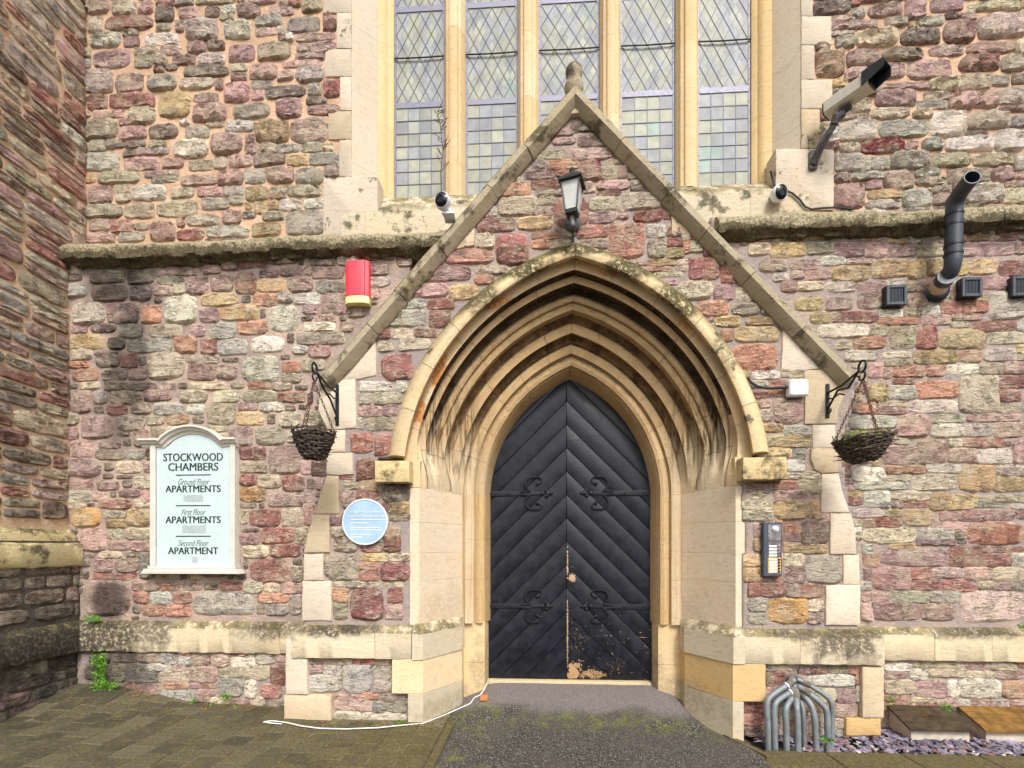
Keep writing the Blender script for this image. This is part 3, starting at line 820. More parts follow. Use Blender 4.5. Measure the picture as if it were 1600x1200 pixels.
def block(parent, name, a, b, mat, color, bev=.008, amp=.004, rough=0.0, seg=.06, **kw):
    """a dressed stone with softened, slightly worn arrises; rough > 0 weathers its faces"""
    mb = MB()
    x0, x1 = min(a[0], b[0]), max(a[0], b[0])
    z0, z1 = min(a[2], b[2]), max(a[2], b[2])
    slab_xz(mb, [(x0, z0), (x1, z0), (x1, z1), (x0, z1)], min(a[1], b[1]), max(a[1], b[1]), bev, amp)
    return mb.build(name, mat, parent, smooth=35, color=color, **kw)

CREAM, CREAM2, BUFF, OCHRE, GREYW = lin((224, 208, 187)), lin((216, 201, 180)), lin((208, 188, 158)), lin((204, 170, 118)), lin((208, 200, 186))
rng = random.Random(5)
def cream(r=rng):
    c = r.choice([CREAM, CREAM, CREAM2, BUFF])
    k = r.uniform(.86, .98)
    return tuple(x * k for x in c)

# ------------------------------------------------------------------ upper wall, stepped back, left and right of the window
W_UP_L = {'p': 5, 't': 4, 'g': 4, 'r': 2, 'd': 2, 'o': 1, 'l': 2}
ul_poly = [(134, -12), (520, -12), (520, 378), (128, 392)]
ul_in = lambda x, y: inpoly(x, y, ul_poly) and not ((x > 522 or (x > 503 and (y < 20 or 78 < y < 120 or 176 < y < 216 or y > 272))))
wall = thing("church_wall", "stepped back upper rubble wall in the corner between the side wall and tall window", "stone wall", U(320, 380, N_UP))
st = fill(rects(R_UL, Z1), ul_in, (128, -10, 532, 382), W_UP_L, random.Random(3))
set_stones(wall, st, N_UP, m_stone, random.Random(31), .040)
mortar_bed(wall, lambda x, y: x < 543 and y < 396, (100, -30, 543, 396), N_UP, m_mort_up, seed=1)

ur_in = lambda x, y: y < 364 - (x - 1160) * .07 and x > (1304 if y > 232 else 1282 if y > 170 else 1302 if y > 124 else 1276 if y > 70 else 1300 if y > 25 else 1271)
wall = thing("church_wall", "stepped back upper rubble wall behind the large boxed camera, above the ledge", "stone wall", U(1460, 350, N_UP))
st = fill(rects(R_UR, (1060, 0, .3375)), ur_in, (1262, -10, 1640, 350), W_UP_L, random.Random(4))
set_stones(wall, st, N_UP, m_stone, random.Random(32), .050)
mortar_bed(wall, lambda x, y: x > 1262 and y < 370, (1262, -30, 2100, 370), N_UP, m_mort_up, seed=2)

# ------------------------------------------------------------------ lower wall, left and right of the porch
W_LOW = {'p': 5, 't': 5, 'g': 3, 'r': 3, 'b': 2, 'o': 2, 'l': 2}
ll_poly = [(106, 408), (640, 394), (646, 410), (480, 600), (505, 640), (516, 680), (520, 742), (500, 803), (482, 866), (478, 968), (128, 968), (104, 830)]
llb_poly = [(128, 1018), (446, 1018), (446, 1118), (128, 1100)]
wall_ll = thing("church_wall", "lower rubble wall behind the white name board and the red alarm box", "stone wall", U(320, 1100, N_LOW))
st = fill(rects(R_LL, (0, 380, .3375)) + rects(R_LL2, (0, 780, .35)) + rects(R_PL_WALL, (480, 380, .3375)), lambda x, y: inpoly(x, y, ll_poly), (100, 400, 660, 968), W_LOW, random.Random(6))
stb = fill(rects(R_LLB, (0, 780, .35)), lambda x, y: inpoly(x, y, llb_poly), (128, 1018, 448, 1120), W_LOW, random.Random(7), hmax=20, wmax=36)
n_b = len(stb)
rest = set_stones(wall_ll, st, N_LOW, m_stone, random.Random(33), .032, cap=298 - n_b)
set_stones(wall_ll, stb, 4.86, m_stone, random.Random(34), .022)
def rubble_stuff(parent, rest, N, mat, rng, kind='d'):
    if not rest:
        return
    mb = MB()
    sh = stone_shapes(mat)
    for r in rest:
        cx, cy = (r[0] + r[2]) / 2, (r[1] + r[3]) / 2
        c = U(cx, cy, N)
        k = S(cx, N) / FPX
        wd, ht = (r[2] - r[0]) * k, (r[3] - r[1]) * k
        a = min(ASPS, key=lambda q: abs(math.log(q / max(.6, wd / ht))))
        me = rng.choice(sh[a])
        mb.add([(c.x + v.co.x * wd, c.y + v.co.y * .02, c.z + v.co.z * ht) for v in me.vertices], [tuple(p.vertices) for p in me.polygons])
    mb.build("small_stones", mat, parent, smooth='all', color=tint(kind, rng), kind='stuff')
rubble_stuff(wall_ll, rest, N_LOW, m_stone, random.Random(35))
mortar_bed(wall_ll, lambda x, y: y > 385 and x < 640, (70, 385, 640, 1150), N_LOW, m_mort_low, seed=3)
mortar_bed(wall_ll, lambda x, y: y > 1000, (90, 1000, 560, 1150), 4.865, m_mort_por, seed=4)

lr_poly = [(1136, 362), (1640, 340), (1640, 974), (1335, 974), (1338, 866), (1325, 803), (1300, 738), (1298, 665), (1318, 612), (1345, 585)]
lr_in = lambda x, y: inpoly(x, y, lr_poly)
lrb_poly = [(1376, 1034), (1640, 1034), (1640, 1102), (1376, 1110)]
wall_lr = thing("church_wall", "lower rubble wall pierced by the black flue pipe and three square vents", "stone wall", U(1480, 1100, N_LOW))
st = fill(rects(R_LR, (1060, 380, .3375)) + rects(R_LR2, (1040, 780, .35)), lr_in, (1140, 350, 1640, 976), W_LOW, random.Random(8))
stb = fill(rects(R_LRB, (1040, 780, .35)), lambda x, y: inpoly(x, y, lrb_poly), (1376, 1034, 1640, 1112), W_LOW, random.Random(9), hmax=18, wmax=36)
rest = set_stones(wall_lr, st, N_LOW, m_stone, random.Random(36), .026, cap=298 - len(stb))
set_stones(wall_lr, stb, 4.86, m_stone, random.Random(37), .02)
rubble_stuff(wall_lr, rest, N_LOW, m_stone, random.Random(38))
def run_on(parent, N, y0, y1, seed, dy=0.0):
    """the wall carries on past the picture's edge"""
    r_ = random.Random(seed)
    more = fill([], lambda x, y: True, (1642, y0, 2080, y1), W_LOW, r_, wmax=70, hmax=34)
    for q, kd in enumerate('ptrgo'):
        rubble_stuff(parent, more[q::5], N, m_stone, r_, kd)
run_on(wall_lr, N_LOW, 346, 970, 51)
run_on(wall, N_UP, -60, 330, 53)
run_on(wall_lr, 4.86, 1034, 1110, 52)
mortar_bed(wall_lr, lambda x, y: x > (1110 if y < 500 else 1165) and y > 340, (1100, 340, 2100, 1150), N_LOW, m_mort_por, seed=5)
mortar_bed(wall_lr, lambda x, y: y > 1010, (1300, 1010, 2100, 1150), 4.865, m_mort_por, seed=6)

# string course: a weathered, mossy ledge where the upper wall steps back
def ledge(parent, name, xs, zf, prof, mat, color, amp=.012, n=None):
    """moulded run of stones along x; xs = joint positions; prof = [(y, dz)] round the section"""
    for k in range(len(xs) - 1):
        a, b = xs[k] + .002, xs[k + 1] - .002
        m = max(2, int((b - a) / .04))
        rings = []
        for i in range(m + 1):
            x = a + (b - a) * i / m
            z = zf(x)
            r = []
            for j, (y, dz) in enumerate(prof):
                d = amp * mnoise.noise((x * 7, y * 13 + j * .4, dz * 13 + k)) + amp * .8 * mnoise.noise((x * 23, y * 31 + j * .7, dz * 31))
                r.append((x, y + d * .8, z + dz + d))
            rings.append(r)
        mb = MB()
        mb.loft(rings)
        mb.build(name, mat, parent, smooth=50, color=shade(color, .88, 1.05))
STR = [(.32, .235), (.21, .225), (.12, .205), (.04, .175), (-.03, .14), (-.075, .105), (-.105, .07), (-.11, .03), (-.112, -.02), (-.105, -.045), (-.06, -.06), (-.04, -.085), (.0, -.10), (.06, -.105), (.32, -.105)]
zl = UZ(420, 393, 4.79) + .05
xl = [UX(96, 4.85), UX(190, 4.85), UX(310, 4.85), UX(425, 4.85), UX(520, 4.85), UX(660, 4.85), UX(720, 4.85)]
ledge(wall_ll, "string_course_stone", xl, lambda x: zl + .012 * math.sin(x * 2.1), STR, m_ledge, lin((176, 158, 118)), amp=.026)
zr = UZ(1380, 359, 4.79) + .09
xr = [UX(1120, 4.85), UX(1230, 4.85), UX(1340, 4.85), UX(1450, 4.85), UX(1560, 4.85), UX(1680, 4.85), UX(1850, 4.85), UX(2100, 4.85)]
ledge(wall_lr, "string_course_stone", xr, lambda x: zr + .01 * math.sin(x * 3.1), STR, m_ledge_r, lin((182, 164, 122)), amp=.026)

# plinth course along both lower walls, with a sloping top
PLN = [(.05, .16), (.01, .155), (-.075, .09), (-.085, .075), (-.085, -.155), (-.075, -.165), (.05, -.165)]
zp = UZ(330, 995, 4.82)
xs = [UX(112, 4.85), UX(195, 4.85), UX(362, 4.85), UX(440, 4.85), UX(500, 4.85)]
ledge(wall_ll, "plinth_stone", xs, lambda x: zp, PLN, m_plinth, lin((212, 195, 164)), amp=.009)
zp2 = UZ(1480, 1006, 4.82)
xs = [UX(1366, 4.85), UX(1456, 4.85), UX(1545, 4.85), UX(1640, 4.85), UX(1830, 4.85), UX(2100, 4.85)]
ledge(wall_lr, "plinth_stone", xs, lambda x: zp2, PLN, m_plinth, lin((212, 195, 164)), amp=.009)

# ------------------------------------------------------------------ side wall turning towards the viewer on the left
XS = (UX(135, N_UP) + U(108, 700, N_LOW).x) / 2
side = thing("side_wall", "return wall of long rubble courses meeting the name board's wall in a corner", "stone wall", (XS, -.3, 0))
rs = random.Random(21)
sh = stone_shapes(m_stone_side)
z = 1.12
cnt = 0
while z < 8.4:
    h = rs.choice([.085, .11, .13, .15, .17, .2, .22])
    y = -1.35 + rs.uniform(-.15, .1)
    yend = .2 if z > zl else -.0
    while y < yend - .05:
        L = min(rs.uniform(.22, .5) * (1.15 if h > .12 else 1), yend - y)
        if yend - (y + L) < .1:
            L = yend - y
        if y + L > -1.2 and z + h < 8.4 and not (1.66 < z + h / 2 < 1.86):
            rows = [(z, h)] if h < .15 or rs.random() < .6 else [(z, h * .5), (z + h * .5, h * .5)]
            for zz, hh in rows:
                kind = rs.choice('ttgggpppqrrdpl' if z > 3.4 else 'ttggpprrdpq')
                wv, hv = L - .014, hh - .015
                a = min(ASPS, key=lambda q: abs(math.log(q / (wv / hv))))
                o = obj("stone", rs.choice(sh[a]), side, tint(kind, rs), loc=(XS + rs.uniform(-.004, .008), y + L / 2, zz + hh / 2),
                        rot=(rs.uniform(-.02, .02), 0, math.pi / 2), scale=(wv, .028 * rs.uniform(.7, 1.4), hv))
                cnt += 1
        y += L
    z += h
# lower courses stand a little prouder, beneath the set-off
z = .0
while z < 1.62:
    h = rs.choice([.1, .13, .16, .19])
    if .62 < z + h / 2 < .98:
        z += h
        continue
    y = -1.35 + rs.uniform(-.2, .05)
    while y < -.02:
        L = min(rs.uniform(.2, .5), -y)
        kind = rs.choice('ggddtpd')
        if y + L > -1.2:
            wv, hv = L - .016, h - .015
            a = min(ASPS, key=lambda q: abs(math.log(q / (wv / hv))))
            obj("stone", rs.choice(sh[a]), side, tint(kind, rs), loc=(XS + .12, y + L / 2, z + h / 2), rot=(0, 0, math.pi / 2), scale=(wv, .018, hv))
        y += L
    z += h
mb = MB()
def rough_sheet(mb, x, y0, y1, z0, z1, seed, amp=.007, cell=.05):
    ny, nz = int((y1 - y0) / cell), int((z1 - z0) / cell)
    o = len(mb.v)
    vs = [(x + amp * mnoise.noise((y0 + j * cell) * 0 + 0 if False else Vector(((y0 + j * cell) * 8, (z0 + k * cell) * 8, seed))), y0 + (y1 - y0) * j / ny, z0 + (z1 - z0) * k / nz) for k in range(nz + 1) for j in range(ny + 1)]
    mb.add(vs, [(k * (ny + 1) + j, k * (ny + 1) + j + 1, (k + 1) * (ny + 1) + j + 1, (k + 1) * (ny + 1) + j) for k in range(nz) for j in range(ny)])
rough_sheet(mb, XS, -1.5, .3, 1.6, 8.4, 3.0)
mb.build("mortar", mat_mortar("mortar_return_wall", lin((232, 198, 164)), lin((206, 178, 148)), stains_and_shade=False), side, smooth='all')
mb = MB()
rough_sheet(mb, XS + .12, -1.5, .05, -.1, 1.7, 4.0)
mb.build("mortar", mat_mortar("mortar_return_foot", lin((104, 94, 84)), lin((80, 74, 68)), stains_and_shade=False), side, smooth='all')
mb = MB()
mb.box((XS - .8, -1.5, -.1), (XS - .02, .35, 8.4))
mb.build("wall_core", m_mort_low, side)
def side_ledge(name, zc, prof, joints, mat, color, amp):
    for k in range(len(joints) - 1):
        a, b = joints[k] + .002, joints[k + 1] - .002
        m = max(2, int((b - a) / .06))
        rings = [[(XS + px_ + amp * mnoise.noise((y * 9, j * 1.3, k)), y, zc + dz + amp * mnoise.noise((y * 9, j * 1.3, k + 9.0)))
                  for j, (px_, dz) in enumerate(prof)] for y in [a + (b - a) * i / m for i in range(m + 1)]]
        mb = MB()
        mb.loft(rings)
        mb.build(name, mat, side, smooth=50, color=shade(color, .9, 1.05))
zs = UZ(60, 860, 4.6)
side_ledge("string_course_stone", zs, [(-.05, .215), (.02, .21), (.055, .17), (.075, .165), (.085, .09), (.15, .06), (.17, .05), (.17, -.14), (.15, -.165), (-.05, -.165)], [-1.4, -.55, -.01], m_coping, lin((222, 206, 160)), .008)
side_ledge("plinth_stone", zp, [(-.05, .17), (.1, .16), (.19, .09), (.2, .07), (.2, -.15), (.19, -.165), (-.05, -.165)], [-1.4, -.72, -.32, -.01], m_plinth, lin((120, 110, 96)), .008)
# ------------------------------------------------------------------ the gabled porch front
AX = U(898, 380, N_PORCH).x                      # the doorway's centre line
porch = thing("church_porch", "gabled porch front of red rubble under a stone coping with a knobbed peak", "porch", (AX, -.34, 0))
gable = [(898, 176), (1330, 600), (1225, 512), (1222, 577), (1257, 580), (1257, 663), (1270, 665), (1268, 738), (1283, 740), (1283, 801), (1297, 801), (1297, 866),
         (1318, 866), (1318, 914), (1290, 915), (1290, 977), (518, 970), (518, 908), (505, 906), (505, 864), (514, 862), (514, 803), (528, 800), (528, 742), (551, 741),
         (551, 708), (539, 706), (539, 671), (556, 669), (556, 594), (587, 590), (587, 520), (470, 612)]
gable2 = [(898, 181), (1300, 575), (1225, 508), (1222, 577), (1257, 580), (1257, 663), (1270, 665), (1268, 738), (1283, 740), (1283, 801), (1297, 801), (1297, 866),
          (1318, 866), (1318, 914), (1290, 915), (1290, 977), (518, 970), (518, 908), (505, 906), (505, 864), (514, 862), (514, 803), (528, 800), (528, 742), (551, 741),
          (551, 708), (539, 706), (539, 671), (556, 669), (556, 594), (587, 590), (587, 530), (540, 570)]
def in_hood(x, y, m=0):
    if y > 715:
        return 588 + 0 * m < x < 1226 if y < 756 else (626 if y < 760 or 812 < y < 866 else 632) - m < x < (1178 if 815 < y < 866 else 1166) + m
    q = (x - 902) / 1.0
    return math.hypot(abs(q) + 93, y - 762) < 391 + m
por_in = lambda x, y: inpoly(x, y, gable2) and not in_hood(x, y, 2)
pst = rects(R_GABLE, (500, 0, .3375)) + rects(R_PL, (480, 380, .3375)) + rects(R_PL2, (480, 780, .35)) + rects(R_PR, (1060, 380, .3375)) + rects(R_PR2, (1040, 780, .35))
st = fill(pst, por_in, (500, 180, 1330, 980), {'p': 4, 'r': 4, 't': 3, 'b': 3, 'o': 2, 'l': 1}, random.Random(12), hmax=22)
panel_l = [(478, 1028), (614, 1028), (614, 1086), (640, 1086), (640, 1134), (512, 1134), (512, 1086), (478, 1086)]
panel_r = [(1195, 1041), (1350, 1041), (1350, 1123), (1324, 1123), (1324, 1156), (1160, 1156), (1160, 1098), (1195, 1098)]
stl = fill(rects(R_PLB, (480, 780, .35)), lambda x, y: inpoly(x, y, panel_l), (476, 1026, 642, 1136), W_LOW, random.Random(13), hmax=16, wmax=30)
str_ = fill(rects(R_PRB, (1040, 780, .35)), lambda x, y: inpoly(x, y, panel_r), (1158, 1040, 1352, 1158), W_LOW, random.Random(14), hmax=18, wmax=34)
rest = set_stones(porch, st, N_PORCH, m_stone, random.Random(41), .03, cap=298 - len(stl) - len(str_))
set_stones(porch, stl + str_, 4.545, m_stone, random.Random(42), .012)
rubble_stuff(porch, rest, N_PORCH, m_stone, random.Random(43))
big_gable = [(898, 165), (1340, 590), (1330, 640), (1312, 700), (1340, 860), (1340, 1150), (470, 1140), (475, 860), (520, 700), (500, 640), (490, 600)]
mortar_bed(porch, lambda x, y: inpoly(x, y, big_gable) and not in_hood(x, y, -14) and not (638 < x < 1160 and y > 700), (460, 165, 1360, 1150), N_PORCH, m_mort_por, cell=5, back=.3, seed=8)
m_mort_red = mat_mortar("mortar_grey_base", lin((150, 138, 132)), lin((128, 116, 112)), stains_and_shade=False)

# corner quoins, cut to the outlines they have in the photograph
QU = [[(587, 528), (588, 586), (562, 592), (520, 596), (506, 592), (540, 560)],
      [(520, 595), (555, 592), (557, 669), (531, 671), (511, 671), (497, 640), (500, 612)],
      [(511, 672), (539, 671), (539, 706), (511, 708)],
      [(510, 708), (551, 707), (552, 741), (528, 743), (510, 741)],
      [(511, 742), (529, 743), (529, 803), (493, 803), (499, 775)],
      [(491, 804), (515, 804), (515, 863), (475, 864), (480, 835)],
      [(474, 865), (505, 865), (505, 907), (474, 907)],
      [(472, 908), (518, 908), (518, 970), (472, 970)],
      [(1224, 506), (1292, 575), (1256, 579), (1221, 577)],
      [(1257, 579), (1313, 574), (1326, 608), (1309, 640), (1308, 662), (1257, 663)],
      [(1270, 663), (1306, 663), (1307, 700), (1270, 700)],
      [(1268, 701), (1280, 699), (1308, 701), (1311, 738), (1284, 740), (1272, 733), (1266, 716)],
      [(1284, 740), (1311, 739), (1318, 770), (1328, 801), (1283, 801)],
      [(1297, 802), (1330, 802), (1337, 830), (1338, 866), (1297, 866)],
      [(1318, 867), (1343, 867), (1344, 913), (1318, 913)],
      [(1290, 915), (1344, 914), (1344, 977), (1290, 977)]]
for i, q in enumerate(QU):
    mb = MB()
    slab_xz(mb, pxpoly(q, 4.545), 4.545 + CAMY - (.006 if i % 2 else 0), 4.93 + CAMY, .012, .006)
    mb.build("quoin", m_ash, porch, smooth=35, color=cream())
# small keystone under the gable's peak and stray dressed blocks in the gable
for q, N in (([(868, 170), (897, 150), (921, 167), (905, 176), (880, 179)], 4.51), ([(742, 335), (741, 382), (716, 388), (697, 388), (720, 355)], 4.54), ([(1048, 312), (1084, 352), (1098, 364), (1050, 366)], 4.54)):
    mb = MB()
    slab_xz(mb, pxpoly(q, N), N + CAMY, 4.7 + CAMY, .008, .005)
    mb.build("dressed_stone", m_ash, porch, smooth=35, color=BUFF)

# coping: raking stones with a weathered top and a splayed underside
apex = U(898, 140, 4.45)
def rake(foot, n, seed):
    f = U(foot[0], foot[1], 4.45)
    a, b = Vector((apex.x, apex.z)), Vector((f.x, f.z))
    d = (b - a).normalized()
    nrm = Vector((-d.y, d.x))
    if nrm.y < 0:
        nrm = -nrm
    L = (b - a).length
    sec = [(.105, .20), (.105, -.33), (.085, -.36), (.03, -.445), (-.025, -.452), (-.032, -.445), (-.082, -.385), (-.09, -.37), (-.09, -.2), (-.06, -.1), (-.06, .2)]
    cuts = [0] + [k / n + random.uniform(-.03, .03) for k in range(1, n)] + [1]
    for k in range(n):
        t0, t1 = cuts[k] * L + .003, cuts[k + 1] * L - .003
        if k == 0:
            t0 = -.0
        m = max(2, int((t1 - t0) / .07))
        lift = random.uniform(-.007, .007)
        rings = []
        for i in range(m + 1):
            t = t0 + (t1 - t0) * i / m
            r = []
            for j, (o, y) in enumerate(sec):
                w_ = .006 * mnoise.noise((t * 9 + seed, o * 20, y * 20))
                tt = t
                if k == 0 and i == 0:          # mitre at the peak
                    tt = -o * nrm.x / d.x if abs(d.x) > .01 else t
                p = a + d * tt + nrm * (o + w_ + lift)
                r.append((p.x, y + w_, p.y))
            rings.append(r)
        mb = MB()
        mb.loft(rings)
        mb.build("coping_stone", m_coping, porch, smooth=22, color=lin((178, 164, 138)))
rake((500, 596), 6, 1.0)
rake((1338, 592), 6, 7.0)
# the knob on the peak
mb = MB()
kz = UZ(898, 118, 4.40)
mb.lathe((apex.x, -.36, apex.z + .085), (0, 0, 1), [(.06, -.06), (.09, 0), (.085, .04), (.068, .075), (.062, .10), (.072, .12), (.08, .15), (.077, .18), (.06, .205), (.025, .218)], 16)
mb.build("finial_knob", m_coping, porch, smooth=True, color=lin((178, 164, 138)))

# plinth of the porch
PP = [(.0, .145), (-.33, .14), (-.405, .075), (-.415, .06), (-.415, -.17), (-.405, -.178), (.0, -.178)]
zq = UZ(560, 1000, 4.49)
def porch_plinth(x0, x1, joints):
    ledge(porch, "plinth_stone", [x0] + joints + [x1], lambda x: zq, [(y, dz) for y, dz in PP], m_plinth, lin((214, 198, 170)), amp=.006)
porch_plinth(UX(455, 4.49), UX(643, 4.49), [UX(586, 4.49)])
porch_plinth(UX(1161, 4.49), UX(1382, 4.49), [UX(1250, 4.49)])
for q, col in (([(446, 1000), (480, 1000), (480, 1086), (446, 1086)], CREAM2), ([(443, 1087), (517, 1087), (517, 1131), (443, 1131)], BUFF),
               ([(1348, 1042), (1382, 1042), (1382, 1122), (1348, 1122)], BUFF), ([(1323, 1123), (1377, 1123), (1377, 1150), (1323, 1150)], OCHRE)):
    mb = MB()
    slab_xz(mb, pxpoly(q, 4.505), 4.505 + CAMY, 4.9 + CAMY, .012, .006)
    mb.build("corner_block", m_ash, porch, smooth=35, color=col)

# ------------------------------------------------------------------ the moulded doorway arch
arch = thing("doorway_arch", "pointed arch of many weathered limestone mouldings around the black double doors", "stone arch", (AX, -.3, 0))
def fit(ypx, N, c, zc):
    s = S(890, N)
    z_ = EYE + (HOR - ypx) / FPX * s
    return math.hypot(c, z_ - zc)
PR = [(379, 4.57), (380, 4.50), (386, 4.455), (394, 4.445), (399, 4.455), (403, 4.49), (405, 4.565),              # hood mould
      (405.5, 4.57), (421, 4.57), (422, 4.62), (423, 4.68), (428, 4.70), (431, 4.69),                             # flat face and hollow
      (431, 4.69), (442, 4.70), (444, 4.77), (445.5, 4.84), (451, 4.90), (459, 4.90),                             # fillet, deep hollow
      (460.5, 4.86), (465, 4.85), (470, 4.87), (473, 4.915), (475, 4.905), (479, 4.89), (484, 4.905), (485.5, 4.98),  # roll and roll
      (488, 5.05), (495, 5.10), (504, 5.105), (505.5, 5.085), (520, 5.09), (521, 5.16),                           # hollow and face
      (525, 5.235), (535, 5.255), (537.5, 5.275), (539, 5.225), (552, 5.23), (554, 5.29), (557, 5.295),           # hollow, groove and face
      (559, 5.26), (565, 5.245), (571, 5.265), (573, 5.325), (576, 5.335), (593, 5.53), (594, 5.60)]              # roll and splayed soffit
DEPTH = .78                                          # how far the mouldings step back, from the porch face to the doors
PR = [(y_, N if N <= 4.57 else 4.57 + (N - 4.57) * DEPTH) for y_, N in PR]
GR = [(0, 6), (7, 12), (13, 26), (27, 46)]
NP = len(PR)
CC, ZC = [], []
for y_, N in PR:
    q = (N - 4.57) / (N_DOOR - 4.57)
    CC.append(.555 + (.535 - .555) * q)
    ZC.append(2.205 + (2.16 - 2.205) * q)
RR = [fit(y_, N, CC[i], ZC[i]) for i, (y_, N) in enumerate(PR)]
FACE_W = (AX - UX(655, 4.57))
CH0, CH1 = 8, 34                                   # the splay of the jamb spans these points
def jamb_target(i):
    W1, W2 = FACE_W, RR[CH1] - CC[CH1]
    q = (i - CH0) / (CH1 - CH0)
    return W1 + (W2 - W1) * q, 4.57 + (PR[CH1][1] - 4.57) * q
def apoint(i, t, sgn):
    c, zc, r, N = CC[i], ZC[i], RR[i], PR[i][1]
    ph = math.acos(max(-1, min(1, c / r))) * t
    wv = r
    if 7 <= i <= CH1:
        b = sst(.20, .02, t)
        if i < CH0:
            wj, nj = AX - UX(632, 4.57), 4.57
            b = 0
        else:
            wj, nj = jamb_target(i)
        wv = r + (wj + c - r) * b
        N = N + (nj - N) * b
    x = AX + sgn * (wv * math.cos(ph) - c)
    return Vector((x, N + CAMY, zc + wv * math.sin(ph)))
names = ["hood_stone", "voussoir", "voussoir", "voussoir"]
for sgn in (-1, 1):
    for gi, (i0, i1) in enumerate(GR):
        nseg = [6, 6, 7, 6][gi]
        t_lo = 0.0
        if gi == 0:
            t_lo = math.asin((UZ(607, 716, 4.5) - 2.2) / RR[3]) / math.acos(CC[3] / RR[3])
        off = .35 * (gi % 2)
        cuts = [t_lo] + [t_lo + (1 - t_lo) * (k + off * .6) / nseg for k in range(1, nseg)] + [1.0]
        for k in range(nseg):
            a, b = cuts[k] + (.0008 if k else 0), cuts[k + 1] - .0008
            m = 7
            NB = max(PR[i][1] for i in range(i0, i1 + 1)) + .16
            rings = []
            for s_ in range(m + 1):
                t = a + (b - a) * s_ / m
                r = [apoint(i, t, sgn) for i in range(i0, i1 + 1)]
                tb = t + (-.002 if s_ == 0 and k else .002 if s_ == m and k < nseg - 1 else 0)
                e0, e1 = apoint(i1, tb, sgn), apoint(i0, tb, sgn)
                e0.y = e1.y = NB + CAMY
                rings.append(r + [e0, e1])
            mb = MB()
            mb.loft(rings)
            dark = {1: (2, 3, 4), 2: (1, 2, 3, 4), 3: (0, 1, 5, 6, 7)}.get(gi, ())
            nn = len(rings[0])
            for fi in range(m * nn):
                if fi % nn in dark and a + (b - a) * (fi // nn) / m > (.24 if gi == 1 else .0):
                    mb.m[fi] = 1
            col = [lin((228, 204, 162)), lin((226, 200, 160)), lin((214, 188, 148)), lin((208, 180, 140))][gi]
            kf = random.uniform(.92, 1.05)
            mb.build(names[gi], [m_hood if gi == 0 else m_arch_pale if gi == 1 else m_arch, m_hollow if gi < 3 else m_hollow_in], arch, smooth=38, color=tuple(x * kf for x in col))

